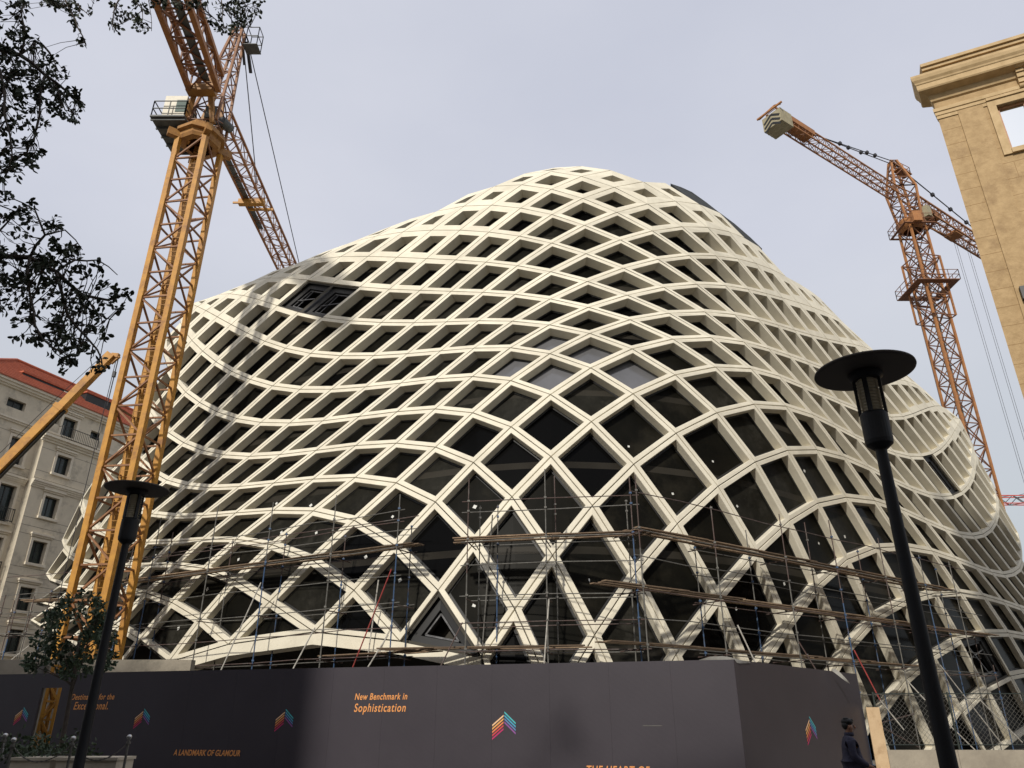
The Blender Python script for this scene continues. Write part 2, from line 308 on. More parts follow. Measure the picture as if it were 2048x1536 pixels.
NODES = '''-18,0:37.35,59.64,26.24;-18,1:38.61,60.1,25.44;-18,2:39.77,61.09,23.42;-17,-2:32.78,56.61,28.16;-17,-1:34.49,57.31,26.92;-17,0:35.97,58.05,25.84;-17,1:37.49,58.82,24.46;
-17,2:38.97,59.87,22.42;-17,3:40.62,61.07,19.7;-16,-2:30.78,54.85,28.36;-16,-1:32.87,55.65,26.69;-16,0:34.55,56.59,25.22;-16,1:36.31,57.58,23.46;-16,2:38.06,58.73,21.28;
-16,3:39.88,59.98,18.7;-16,4:41.72,61.36,15.78;-15,-4:24.39,51.4,32.36;-15,-3:26.37,52.29,30.54;-15,-2:28.87,53.14,28.36;-15,-1:31.2,54.07,26.33;-15,0:33.14,55.15,24.49;
-15,1:35.1,56.31,22.46;-15,2:37.06,57.57,20.15;-15,3:39.06,58.89,17.63;-15,4:41,60.32,14.89;-14,-4:22.95,49.55,31.84;-14,-3:24.9,50.49,30.09;-14,-2:27.22,51.47,27.98;
-14,-1:29.53,52.55,25.81;-14,0:31.66,53.76,23.67;-14,1:33.81,55.03,21.45;-14,2:35.94,56.39,19.06;-14,3:38.1,57.79,16.58;-14,4:40.21,59.28,13.94;-13,-4:21.38,47.75,31.36;
-13,-3:23.35,48.76,29.56;-13,-2:25.6,49.87,27.4;-13,-1:27.88,51.07,25.12;-13,0:30.15,52.36,22.82;-13,1:32.42,53.7,20.48;-13,2:34.68,55.14,18.07;-13,3:36.96,56.61,15.64;
-13,4:39.28,58.17,12.98;-13,5:41.98,59.72,9.48;-12,-5:17.66,44.91,32.73;-12,-4:19.7,45.97,30.89;-12,-3:21.69,47.09,28.99;-12,-2:23.91,48.29,26.77;-12,-1:26.21,49.57,24.41;
-12,0:28.57,50.9,22.01;-12,1:30.91,52.31,19.61;-12,2:33.25,53.8,17.2;-12,3:35.64,55.33,14.78;-12,4:38.07,56.93,12.19;-12,5:40.7,58.5,9.08;-11,-6:14.28,42.16,33.6;
-11,-5:16.11,43.1,32.16;-11,-4:18.02,44.22,30.37;-11,-3:19.98,45.43,28.4;-11,-2:22.13,46.7,26.19;-11,-1:24.41,48.02,23.82;-11,0:26.85,49.37,21.35;-11,1:29.25,50.82,18.9;
-11,2:31.64,52.33,16.47;-11,3:34.08,53.9,14.06;-11,4:36.58,55.55,11.59;-11,5:39.23,57.22,8.88;-10,-7:10.16,39.84,34.27;-10,-6:12.46,40.49,33.02;-10,-5:14.48,41.41,31.48;
-10,-4:16.36,42.53,29.72;-10,-3:18.25,43.76,27.78;-10,-2:20.31,45.05,25.64;-10,-1:22.51,46.39,23.35;-10,0:24.94,47.77,20.89;-10,1:27.44,49.2,18.38;-10,2:29.88,50.71,15.94;
-10,3:32.33,52.3,13.55;-10,4:34.85,53.95,11.18;-10,5:37.46,55.76,8.87;-10,6:39.99,57.96,6.87;-9,-10:2.83,38.93,34.77;-9,-9:4.52,38.58,34.59;-9,-8:6.41,38.45,34.15;
-9,-7:8.45,38.63,33.36;-9,-6:10.51,39.11,32.2;-9,-5:12.61,39.87,30.71;-9,-4:14.6,40.89,28.99;-9,-3:16.53,42.06,27.09;-9,-2:18.52,43.33,25.07;-9,-1:20.62,44.64,22.93;
-9,0:22.93,46.02,20.59;-9,1:25.48,47.44,18.04;-9,2:27.96,48.95,15.6;-9,3:30.41,50.52,13.26;-9,4:32.87,52.16,11.03;-9,5:35.31,53.88,8.92;-9,6:37.58,55.73,6.91;
-9,7:39.74,57.76,4.82;-8,-10:0.8,38.57,33.97;-8,-9:2.5,38.02,33.68;-8,-8:4.39,37.75,33.06;-8,-7:6.4,37.74,32.2;-8,-6:8.46,38,31.11;-8,-5:10.59,38.52,29.77;
-8,-4:12.72,39.33,28.16;-8,-3:14.77,40.36,26.37;-8,-2:16.74,41.55,24.48;-8,-1:18.76,42.81,22.5;-8,0:20.9,44.16,20.35;-8,1:23.38,45.58,17.84;-8,2:25.86,47.04,15.46;
-8,3:28.28,48.57,13.19;-8,4:30.63,50.13,11.04;-8,5:32.9,51.73,9;-8,6:34.97,53.39,6.97;-8,7:36.94,55.11,4.81;-7,-11:-2.85,39.45,33.02;-7,-10:-1.14,38.45,32.85;
-7,-9:0.61,37.75,32.4;-7,-8:2.44,37.32,31.71;-7,-7:4.33,37.11,30.84;-7,-6:6.35,37.14,29.82;-7,-5:8.46,37.39,28.64;-7,-4:10.67,37.93,27.24;-7,-3:12.85,38.73,25.63;
-7,-2:14.92,39.76,23.87;-7,-1:16.91,40.94,22.02;-7,0:18.95,42.21,20.05;-7,1:21.23,43.59,17.76;-7,2:23.6,45,15.45;-7,3:25.96,46.44,13.21;-7,4:28.16,47.93,11.1;
-7,5:30.25,49.43,9.03;-7,6:32.18,50.95,6.93;-7,7:34.01,52.5,4.66;-7,8:35.82,54.07,2.11;-6,-13:-8.77,41.93,32.02;-6,-12:-6.78,40.69,31.95;-6,-11:-4.86,39.54,31.73;
-6,-10:-3.02,38.55,31.37;-6,-9:-1.26,37.74,30.82;-6,-8:0.53,37.12,30.12;-6,-7:2.38,36.69,29.32;-6,-6:4.28,36.49,28.39;-6,-5:6.33,36.5,27.36;-6,-4:8.49,36.75,26.18;
-6,-3:10.72,37.27,24.81;-6,-2:12.94,38.05,23.24;-6,-1:15,39.07,21.53;-6,0:17.02,40.22,19.71;-6,1:19.12,41.49,17.67;-6,2:21.29,42.82,15.51;-6,3:23.44,44.2,13.3;
-6,4:25.49,45.61,11.11;-6,5:27.42,47.03,8.89;-6,6:29.22,48.47,6.66;-6,7:30.95,49.9,4.26;-6,8:32.7,51.31,1.47;-5,-14:-12.81,43.17,31.11;-5,-13:-10.85,41.92,30.96;
-5,-12:-8.92,40.77,30.66;-5,-11:-6.98,39.72,30.24;-5,-10:-5.02,38.77,29.69;-5,-9:-3.18,37.9,29.06;-5,-8:-1.39,37.14,28.37;-5,-7:0.43,36.51,27.63;-5,-6:2.28,36.06,26.83;
-5,-5:4.21,35.83,25.94;-5,-4:6.28,35.82,24.97;-5,-3:8.5,36.04,23.85;-5,-2:10.77,36.52,22.54;-5,-1:12.96,37.26,21.04;-5,0:15.03,38.22,19.36;-5,1:17.01,39.35,17.49;
-5,2:18.91,40.61,15.42;-5,3:20.8,41.92,13.22;-5,4:22.7,43.25,10.88;-5,5:24.5,44.59,8.46;-5,6:26.16,45.95,6.03;-5,7:27.79,47.32,3.44;-5,8:29.45,48.64,0.6;
-4,-15:-16.65,44.42,30.32;-4,-14:-14.77,43.19,30.09;-4,-13:-12.97,42.03,29.71;-4,-12:-11.12,40.96,29.2;-4,-11:-9.14,40,28.57;-4,-10:-7.12,39.07,27.88;-4,-9:-5.16,38.17,27.18;
-4,-8:-3.33,37.3,26.5;-4,-7:-1.51,36.52,25.83;-4,-6:0.3,35.87,25.16;-4,-5:2.15,35.39,24.45;-4,-4:4.13,35.12,23.65;-4,-3:6.24,35.07,22.75;-4,-2:8.45,35.23,21.72;
-4,-1:10.69,35.65,20.46;-4,0:12.84,36.34,18.94;-4,1:14.76,37.29,17.15;-4,2:16.5,38.43,15.07;-4,3:18.17,39.67,12.78;-4,4:19.88,40.91,10.3;-4,5:21.52,42.16,7.7;
-4,6:23.03,43.46,4.93;-4,7:24.59,44.72,2.11;-4,8:26.21,45.97,-0.28;-3,-16:-19.27,45.77,30;-3,-15:-17.91,44.47,29.61;-3,-14:-16.45,43.31,29.06;-3,-13:-14.85,42.25,28.39;
-3,-12:-13.16,41.28,27.62;-3,-11:-11.29,40.37,26.79;-3,-10:-9.32,39.45,25.98;-3,-9:-7.32,38.51,25.24;-3,-8:-5.36,37.57,24.58;-3,-7:-3.46,36.68,23.97;-3,-6:-1.62,35.87,23.41;
-3,-5:0.16,35.17,22.86;-3,-4:2.04,34.65,22.26;-3,-3:4.02,34.32,21.56;-3,-2:6.14,34.19,20.74;-3,-1:8.32,34.32,19.67;-3,0:10.46,34.72,18.26;-3,1:12.41,35.42,16.48;
-3,2:14.12,36.37,14.32;-3,3:15.66,37.47,11.85;-3,4:17.15,38.62,9.22;-3,5:18.56,39.78,6.5;-3,6:19.98,40.94,3.55;-3,7:21.4,42.09,0.39;-2,-17:-22.08,47.03,29.67;
-2,-16:-20.78,45.75,29.24;-2,-15:-19.48,44.59,28.6;-2,-14:-18.09,43.54,27.83;-2,-13:-16.61,42.59,26.93;-2,-12:-15.03,41.69,25.96;-2,-11:-13.34,40.8,24.98;
-2,-10:-11.53,39.87,24.07;-2,-9:-9.55,38.91,23.3;-2,-8:-7.52,37.92,22.64;-2,-7:-5.5,36.96,22.09;-2,-6:-3.61,36.02,21.62;-2,-5:-1.81,35.16,21.21;-2,-4:0.01,34.41,20.77;
-2,-3:1.92,33.83,20.24;-2,-2:3.93,33.45,19.54;-2,-1:5.99,33.29,18.58;-2,0:8.04,33.42,17.21;-2,1:9.99,33.84,15.37;-2,2:11.75,34.52,13.08;-2,3:13.27,35.41,10.42;
-2,4:14.57,36.4,7.59;-2,5:15.77,37.43,4.7;-2,6:17.02,38.44,1.7;-2,7:18.2,39.46,-1.44;-1,-17:-23.22,47.01,29.23;-1,-16:-22.15,45.9,28.35;-1,-15:-21.01,44.85,27.41;
-1,-14:-19.74,43.9,26.39;-1,-13:-18.34,43.02,25.32;-1,-12:-16.86,42.16,24.23;-1,-11:-15.32,41.27,23.17;-1,-10:-13.66,40.32,22.2;-1,-9:-11.81,39.34,21.36;
-1,-8:-9.78,38.34,20.71;-1,-7:-7.68,37.32,20.21;-1,-6:-5.66,36.3,19.82;-1,-5:-3.77,35.32,19.49;-1,-4:-1.96,34.4,19.18;-1,-3:-0.08,33.59,18.8;-1,-2:1.86,32.98,18.16;
-1,-1:3.8,32.58,17.19;-1,0:5.72,32.44,15.77;-1,1:7.6,32.57,13.83;-1,2:9.37,32.95,11.4;-1,3:10.92,33.54,8.59;-1,4:12.1,34.31,5.49;-1,5:13.11,35.14,2.33;
-1,6:14.19,35.92,-0.59;0,-17:-23.97,47.36,28.5;0,-16:-23.31,46.25,27.28;0,-15:-22.42,45.26,26.06;0,-14:-21.34,44.34,24.84;0,-13:-20.09,43.49,23.61;0,-12:-18.73,42.65,22.43;
0,-11:-17.26,41.76,21.34;0,-10:-15.68,40.81,20.36;0,-9:-13.94,39.83,19.49;0,-8:-12,38.81,18.82;0,-7:-9.94,37.75,18.35;0,-6:-7.84,36.68,18.02;0,-5:-5.8,35.62,17.76;
0,-4:-3.86,34.58,17.53;0,-3:-1.96,33.61,17.21;0,-2:-0.07,32.78,16.61;0,-1:1.8,32.14,15.6;0,0:3.61,31.73,14.08;0,1:5.37,31.57,12;0,2:7.07,31.65,9.36;0,3:8.56,31.93,6.37;
0,4:9.69,32.37,3.25;0,5:10.6,32.87,0.11;0,6:11.44,33.4,-2.98;1,-16:-24.52,46.72,25.96;1,-15:-23.79,45.77,24.55;1,-14:-22.87,44.91,23.14;1,-13:-21.78,44.05,21.8;
1,-12:-20.53,43.19,20.57;1,-11:-19.13,42.3,19.49;1,-10:-17.59,41.36,18.5;1,-9:-15.92,40.37,17.66;1,-8:-14.12,39.32,17.01;1,-7:-12.16,38.23,16.55;1,-6:-10.06,37.13,16.24;
1,-5:-7.9,36.01,16.05;1,-4:-5.77,34.9,15.86;1,-3:-3.76,33.81,15.56;1,-2:-1.86,32.81,14.95;1,-1:-0.04,31.93,13.9;1,0:1.71,31.25,12.25;1,1:3.38,30.8,9.93;1,2:4.96,30.56,7.08;
1,3:6.31,30.48,4.01;1,4:7.4,30.51,1.01;1,5:8.31,30.6,-1.85;2,-14:-24.25,45.73,21.13;2,-13:-23.31,44.74,19.9;2,-12:-22.22,43.78,18.77;2,-11:-20.91,42.84,17.7;
2,-10:-19.44,41.91,16.73;2,-9:-17.85,40.92,15.92;2,-8:-16.14,39.87,15.28;2,-7:-14.27,38.77,14.81;2,-6:-12.27,37.63,14.52;2,-5:-10.06,36.48,14.36;2,-4:-7.79,35.32,14.21;
2,-3:-5.59,34.15,13.91;2,-2:-3.56,32.99,13.3;2,-1:-1.72,31.91,12.19;2,0:-0,30.98,10.36;2,1:1.63,30.25,7.74;2,2:3.12,29.65,4.63;2,3:4.35,29.14,1.57;2,4:5.33,28.65,-1.33;
3,-14:-25.53,46.68,18.95;3,-13:-24.72,45.46,18.15;3,-12:-23.73,44.39,17.14;3,-11:-22.59,43.38,16.1;3,-10:-21.25,42.42,15.12;3,-9:-19.77,41.43,14.29;3,-8:-18.14,40.39,13.66;
3,-7:-16.35,39.3,13.21;3,-6:-14.36,38.17,12.94;3,-5:-12.18,37,12.78;3,-4:-9.86,35.8,12.62;3,-3:-7.51,34.56,12.32;3,-2:-5.33,33.29,11.67;3,-1:-3.36,32.06,10.43;
3,0:-1.56,30.91,8.4;3,1:0.11,29.87,5.6;3,2:1.54,28.85,2.35;3,3:2.7,27.83,-0.84;4,-13:-26.23,46.02,16.69;4,-12:-25.24,44.96,15.63;4,-11:-24.15,43.94,14.61;
4,-10:-22.95,42.94,13.64;4,-9:-21.58,41.95,12.81;4,-8:-20.01,40.93,12.19;4,-7:-18.24,39.86,11.78;4,-6:-16.28,38.74,11.53;4,-5:-14.1,37.57,11.37;4,-4:-11.79,36.33,11.18;
4,-3:-9.47,35.03,10.81;4,-2:-7.19,33.69,10.02;4,-1:-5.06,32.34,8.59;4,0:-2.99,31,6.48;4,1:-1.12,29.55,3.81;4,2:0.12,28.09,0.48;5,-13:-27.63,46.85,14.59;
5,-12:-26.63,45.8,13.55;5,-11:-25.53,44.75,12.68;5,-10:-24.35,43.7,11.93;5,-9:-23.03,42.64,11.32;5,-8:-21.51,41.59,10.85;5,-7:-19.74,40.53,10.53;5,-6:-17.84,39.39,10.32;
5,-5:-15.8,38.17,10.15;5,-4:-13.61,36.89,9.87;5,-3:-11.39,35.55,9.31;5,-2:-9.08,34.17,8.34;5,-1:-6.75,32.76,6.76;5,0:-4.45,31.26,4.56;6,-13:-28.84,47.89,12.22;
6,-12:-27.9,46.73,11.55;6,-11:-26.77,45.66,10.86;6,-10:-25.5,44.6,10.31;6,-9:-24.13,43.5,9.93;6,-8:-22.62,42.4,9.64;6,-7:-20.93,41.27,9.41;6,-6:-19.13,40.08,9.23;
6,-5:-17.25,38.81,9;6,-4:-15.24,37.5,8.57;6,-3:-13.13,36.16,7.76;6,-2:-10.91,34.76,6.57;6,-1:-8.4,33.33,5.12;7,-12:-29.16,47.61,10.07;7,-11:-28.1,46.43,9.5;
7,-10:-26.74,45.38,9.06;7,-9:-25.28,44.29,8.76;7,-8:-23.77,43.14,8.52;7,-7:-22.23,41.92,8.29;7,-6:-20.58,40.67,8.04;7,-5:-18.78,39.41,7.68;7,-4:-16.8,38.15,7.02;
7,-3:-14.73,36.87,6.04;7,-2:-12.74,35.48,4.82;8,-10:-28.34,45.94,8.17;8,-9:-26.71,44.88,7.78;8,-8:-25.14,43.74,7.44;8,-7:-23.6,42.52,7.1;8,-6:-22,41.27,6.72;
8,-5:-20.28,40.02,6.19;8,-4:-18.34,38.84,5.35;8,-3:-16.23,37.7,4.23;9,-9:-28.09,45.49,7.07;9,-8:-26.66,44.22,6.59;9,-7:-25.09,43.01,6.12;9,-6:-23.48,41.8,5.56;
9,-5:-21.74,40.63,4.82;9,-4:-19.72,39.61,3.76'''
NODES = NODES.replace('\n', '')
# ---------------------------------------------------------------- lattice building
ND = {}
for row in NODES.strip().split(';'):
    if not row.strip(): continue
    ij, xyz = row.split(':')
    ND[tuple(int(q) for q in ij.split(','))] = Vector([float(q) for q in xyz.split(',')])
REFC = Vector((4, 62, 4))
def frame_of(pts):
    c = sum(pts, Vector()) / len(pts)
    n = Vector()
    for a, b in zip(pts, pts[1:] + pts[:1]): n += (a - c).cross(b - c)
    area = n.length / 2
    n.normalize()
    if n.dot(c - REFC) < 0: n = -n
    x = (pts[1] - pts[0]); x = (x - n * x.dot(n)).normalized(); y = n.cross(x)
    return c, n, x, y, area
def inset(pts, h, fr):
    c, n, x, y, area = fr
    q = [((p - c).dot(x), (p - c).dot(y), (p - c).dot(n)) for p in pts]
    m = len(q); out = []
    sgn = sum(q[i][0] * q[(i + 1) % m][1] - q[(i + 1) % m][0] * q[i][1] for i in range(m))
    sgn = 1 if sgn > 0 else -1
    E_ = []
    for i in range(m):
        a = q[i]; b = q[(i + 1) % m]
        dx, dy = b[0] - a[0], b[1] - a[1]; L = math.hypot(dx, dy)
        nx, ny = -dy / L * sgn, dx / L * sgn
        hh = h[i] if isinstance(h, (list, tuple)) else h
        E_.append((a[0] + nx * hh, a[1] + ny * hh, dx, dy))
    for i in range(m):
        p = E_[i - 1]; r = E_[i]
        den = p[2] * r[3] - p[3] * r[2]
        if abs(den) < 1e-6: X, Y = r[0], r[1]
        else:
            t = ((r[0] - p[0]) * r[3] - (r[1] - p[1]) * r[2]) / den
            X, Y = p[0] + p[2] * t, p[1] + p[3] * t
        out.append(c + x * X + y * Y + n * (q[i][2] * .85))
    return out
def pxarea(pts):
    pp = []
    for p in pts:
        d = p - ORIGIN
        zc = d.y * CT + d.z * ST
        pp.append((d.x / zc * 1500, (-d.y * ST + d.z * CT) / zc * 1500))
    return abs(sum(a[0] * b[1] - b[0] * a[1] for a, b in zip(pp, pp[1:] + pp[:1]))) / 2
building = tag(empty('lattice_building', (4, 45, 0)), 'tall cream domed building wrapped in a wavy diamond lattice behind the scaffolding', 'building')
BL = Vector((4, 45, 0))
def ring(mb, A, B, mi=0):
    n = len(A)
    for i in range(n):
        k = (i + 1) % n
        mb.quad(A[i], A[k], B[k], B[i], mi)
MISSING = {(-3, -12), (-3, -11), (-12, 1), (-6, 6), ('t', 3)}
PALE = {(-1, -2), (-2, -1), (-2, -2), (-2, -3), (-1, -3)}
cells = []
for (i, j) in ND:
    ks = [(i, j), (i, j + 1), (i + 1, j + 1), (i + 1, j)]
    if all(k in ND for k in ks): cells.append(((i, j), [ND[k] for k in ks]))
tris = [[(7, -3), (7, -2), (8, -3)], [(6, -2), (6, -1), (7, -2)], [(5, -1), (5, 0), (6, -1)], [(4, 0), (4, 1), (5, 0)]]
for k, t in enumerate(tris): cells.append((('t', k), [ND[q] for q in t]))
cellkeys = {c[0] for c in cells}
cells.sort(key=lambda c: -pxarea(c[1]))
rest = MB(); restp = MB(); backing = MB(); shell = MB()
cnt = 0
rng = random.Random(5)
for key, pts in cells:
    pts = list(pts)
    fr = frame_of(pts); c, n, x, y, area = fr
    per = sum((a - b).length for a, b in zip(pts, pts[1:] + pts[:1]))
    inr = 2 * area / per
    fr_in = .125 - .025 * min(1, max(0, (abs(c.x - 4) - 8) / 10)) 
    if key[0] != 't' and c.z > 19:
        k = 0
        while (key[0] - k - 1, key[1] - k - 1) in cellkeys and k < 4: k += 1
        if k == 0: fr_in = .30
        elif k == 1: fr_in = .205 if c.x < 6 else .175
        elif k == 2: fr_in = .145 if c.x < 6 else .13
    m4 = len(pts)
    el = [(pts[(q + 1) % m4] - pts[q]).length for q in range(m4)]
    if key[0] == 't': h = [.22] * m4
    else: h = [max(.12, fr_in * area / e_ if fr_in > .13 else min(.235, fr_in * area / e_)) for e_ in el]
    H = lambda d, cap: [min(v + d, max(cap, v)) for v in h]
    DEP = .34 + .26 * min(1, max(0, (c.z - 8) / 16))
    # added dark sheet far behind, stops light leaking through
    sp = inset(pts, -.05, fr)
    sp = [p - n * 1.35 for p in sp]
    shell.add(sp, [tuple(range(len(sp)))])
    if key in MISSING:
        exposed = MB()
        a = [p - n * .30 for p in inset(pts, -.02, fr)]
        b = [p - n * .34 for p in inset(pts, min(.42, inr * .5), fr)]
        b2 = [p - n * .80 for p in inset(pts, min(.46, inr * .55), fr)]
        ring(exposed, a, b, 0); ring(exposed, b, b2, 0)
        d1 = inset(pts, min(.50, inr * .6), fr); 
        m_ = len(d1)
        for q in range(m_):
            exposed.bar(d1[q] - n * .5, d1[(q + 1) % m_] - n * .5, .07, .10, 1, up=n)
        if m_ == 4:
            exposed.bar((d1[0] * .75 + d1[1] * .25) - n * .45, (d1[3] * .6 + d1[2] * .4) - n * .45, .05, .05, 1, up=n)
            exposed.bar((d1[0] * .3 + d1[3] * .7) - n * .4, (d1[1] * .6 + d1[2] * .4) - n * .4, .06, .06, 1, up=n)
        exposed.add([p - n * .82 for p in b2], [tuple(range(m_))], 2)
        exposed.v = [tuple(Vector(v) - BL) for v in exposed.v]
        exposed.build('exposed_steel_frame', [M['black'], M['steel_dark'], M['glass']], building)
        continue
    outer = inset(pts, .022, fr)
    hole = inset(pts, h, fr)
    holeb = [p - n * DEP for p in hole]
    hb2 = [p - n * (DEP + .0) for p in inset(pts, H(.10, inr * .8), fr)]
    gl = [p - n * (DEP + .03) for p in inset(pts, H(.08, inr * .78), fr)]
    gl = [p - n * (p - gl[0]).dot(n) * 0 for p in gl]
    go = sum((p - c).dot(n) for p in gl) / len(gl); gl = [p + n * (min(go, (p - c).dot(n) + .02) - (p - c).dot(n)) for p in gl]
    _ = rng.random(); gkind = 0 if _ < .5 else (3 if _ < .78 else 4)
    skirt = [p - n * .16 for p in outer]
    big = cnt < 100
    mb = MB() if big else rest
    # small chamfer where the face turns into the reveal and the joint
    o2 = inset(pts, .034, fr); h2 = inset(pts, [v - .014 for v in h], fr)
    o1 = [p - n * .012 for p in outer]; h1 = [p - n * .014 for p in hole]
    if big:
        ring(mb, o2, h2); ring(mb, o1, o2); ring(mb, h2, h1)
        ring(mb, h1, holeb); ring(mb, skirt, o1)
    else:
        ring(mb, outer, hole); ring(mb, hole, holeb); ring(mb, skirt, outer)
    ring(mb, holeb, hb2, 1)
    gp = MB() if big else restp
    m_ = len(gl)
    gi = gkind if key not in PALE else 1
    gp.add(gl, [tuple(range(m_))], gi)
    if big:
        off = -BL
        mb.v = [tuple(Vector(v) + off) for v in mb.v]
        gp.v = [tuple(Vector(v) + off) for v in gp.v]
        po = mb.build('lattice_panel', [M['grc'], M['black']], building)
        wn = gp.build('window_pane', [[M['glass'], M['glass_grey'], None, M['glass_b'], M['glass_c']][gi]], po)
        if c.z < 14 and rng.random() < .45 and m_ == 4:
            st = MB(); w = rng.uniform(.09, .16)
            gc = sum(gl, Vector()) / m_ + x * rng.uniform(-.35, .35) * inr + y * rng.uniform(-.5, .5) * inr + n * .015 + off
            an = rng.uniform(0, 1.5); ex = x * math.cos(an) + y * math.sin(an); ey = n.cross(ex)
            st.box(gc, (w, w, .006), ax=(ex, ey, n)); st.build('sticker', M['sticker'], po)
    elif rng.random() < .05:
        w = .09
        gc = sum(gl, Vector()) / m_ + n * .015
        restp.box(gc, (w, w, .006), ax=(x, y, n), mi=2)
    cnt += 1
edges = {}
for key, pts in cells:
    m_ = len(pts)
    for q in range(m_):
        a, b = pts[q], pts[(q + 1) % m_]
        e = tuple(sorted([tuple(round(v, 2) for v in a), tuple(round(v, 2) for v in b)]))
        edges.setdefault(e, []).append((a, b, frame_of(pts)[1], key))
for e, L_ in edges.items():
    a, b, _, _ = L_[0]
    n = sum((l[2] for l in L_), Vector()).normalized()
    d = (b - a).normalized(); s = d.cross(n)
    o = n * -.13
    backing.quad(a + s * .12 + o, b + s * .12 + o, b - s * .12 + o, a - s * .12 + o)
def sub(mb):
    mb.v = [tuple(Vector(v) - BL) for v in mb.v]; return mb
tag(sub(rest).build('lattice_panels', [M['grc'], M['black']], building), kind='stuff')
tag(sub(restp).build('window_panes', [M['glass'], M['glass_grey'], M['sticker'], M['glass_b'], M['glass_c']], building), kind='stuff')
sub(backing).build('joint_backing', M['seam'], building)
# arch lintel over the entrance
arch = MB()
apts = [ND[k] for k in [(8, -3), (7, -2), (6, -1), (5, 0), (4, 1)]]
fine = []
for a, b in zip(apts[:-1], apts[1:]):
    fine.append(a)
fine.append(apts[-1])
nrm = Vector((-.42, -.9, 0)).normalized()
lo = [p + Vector((0, 0, -.50)) for p in fine]
for a, b, c_, d_ in zip(fine[:-1], fine[1:], lo[:-1], lo[1:]):
    e = Vector((0, 0, -.025))
    arch.quad(a + e, b + e, d_, c_)
    arch.quad(c_, d_, d_ - nrm * 1.0, c_ - nrm * 1.0)
sub(arch).build('entrance_lintel', M['grc'], building)
# closing sheet added against light leaks: inside, lower storey wall and the far sides of the building
base_pts = [Vector((-29.5, 48, 0)), Vector((-24, 43.6, 0)), Vector((-16, 39.2, 0)), Vector((-8, 35.2, 0)), Vector((-1, 31.6, 0)), Vector((4, 30.6, 0)), Vector((9, 33.2, 0)), Vector((18, 40.8, 0)), Vector((30, 50.6, 0)), Vector((42, 60.5, 0))]
for a, b in zip(base_pts[:-1], base_pts[1:]):
    u_ = Vector((0, 0, 6.5)); lean = Vector((0, 2.6, 0))
    shell.quad(a + lean - Vector((0, 0, 1)), b + lean - Vector((0, 0, 1)), b + u_ + lean, a + u_ + lean)
for e, L_ in edges.items():
    if len(L_) > 1: continue
    a, b, n, key = L_[0]
    if key[0] == 't' or min(a.z, b.z) < 6: continue
    def back(p, f):
        return Vector((p.x + (6 - p.x) * .28 * f, p.y + 12 * f, max(p.z * (1 - .22 * f), 0)))
    ps = []
    for p in (a, b):
        ps.append([p - n * .02, back(p, 1), back(p, 1.9), Vector((back(p, 1.9).x, back(p, 1.9).y + 2, 0))])
    for k in range(3):
        shell.quad(ps[0][k], ps[1][k], ps[1][k + 1], ps[0][k + 1], 1)
sub(shell).build('added_closing_shell', [M['inner'], M['grc']], building)
# dark roof membrane showing along the right shoulder
mem = MB()
def slab(pxs, Ys, th=.5):
    P_ = [at(px, py, Y) for (px, py), Y in zip(pxs, Ys)]
    bk = [p + Vector((.1, th, -.25)) for p in P_]
    m_ = len(P_)
    mem.add(P_, [tuple(range(m_))]); mem.add(bk, [tuple(range(m_ - 1, -1, -1))])
    for q in range(m_): mem.quad(P_[q], P_[(q + 1) % m_], bk[(q + 1) % m_], bk[q])
y1 = ND[(-10, -6)].y; y2 = ND[(-11, -5)].y
slab([(1341, 367), (1362, 374), (1384, 384), (1412, 404), (1440, 426), (1400, 411), (1372, 392)], [y1 + 2.2, y1 + 2.6, y1 + 2.8, y1 + 2.8, y1 + 2.4, y1 + .8, y1 + 1])
slab([(1438, 424), (1470, 448), (1500, 474), (1524, 497), (1490, 477), (1464, 452)], [y2 + 1.2, y2 + 1.8, y2 + 2.2, y2 + 2.6, y2 + .9, y2 + .8])
sub(mem).build('roof_membrane', M['membrane'], building)

# ---------------------------------------------------------------- ground
g = MB(); g.quad((-400, -400, 0), (400, -400, 0), (400, 900, 0), (-400, 900, 0))
tag(g.build('ground', M['ground']), kind='structure')
g = MB(); g.add([(-60, 13, .004), (40, 13, .004), (40, 26, .004), (-60, 30, .004)], [(0, 1, 2, 3)])
tag(g.build('pavement', M['pave']), kind='structure')
g = MB(); g.add([(-60, 31, .006), (-5, 25, .006), (5.6, 21, .006), (13, 27.5, .006), (70, 27.5, .006), (70, 120, .006), (-60, 120, .006)], [tuple(range(7))])
tag(g.build('site_ground', M['sitefloor']), kind='structure')

# ---------------------------------------------------------------- hoarding
def hoard_mat(name, col, col2):
    m = mat(name, col, .5, var=col2, scale=.35, spec=.35)
    t = m.node_tree; b = t.nodes['Principled BSDF']
    # faint woven print pattern
    tcn = t.nodes.new('ShaderNodeTexCoord'); wv = t.nodes.new('ShaderNodeTexWave'); wv.inputs['Scale'].default_value = 4.0
    wv.inputs['Distortion'].default_value = 2.0; wv.bands_direction = 'DIAGONAL'
    t.links.new(tcn.outputs['Object'], wv.inputs['Vector'])
    bp = t.nodes.new('ShaderNodeBump'); bp.inputs['Strength'].default_value = .02; bp.inputs['Distance'].default_value = .01
    t.links.new(wv.outputs['Fac'], bp.inputs['Height']); t.links.new(bp.outputs['Normal'], b.inputs['Normal'])
    return m
M['hoard'] = hoard_mat('hoarding_print', (.034, .029, .037), (.042, .036, .045))
HP = [Vector((-24.0, 28.35, 0)), Vector((-16.8, 26.3, 0)), Vector((5.56, 20.0, 0)), Vector((11.2, 26.1, 0))]
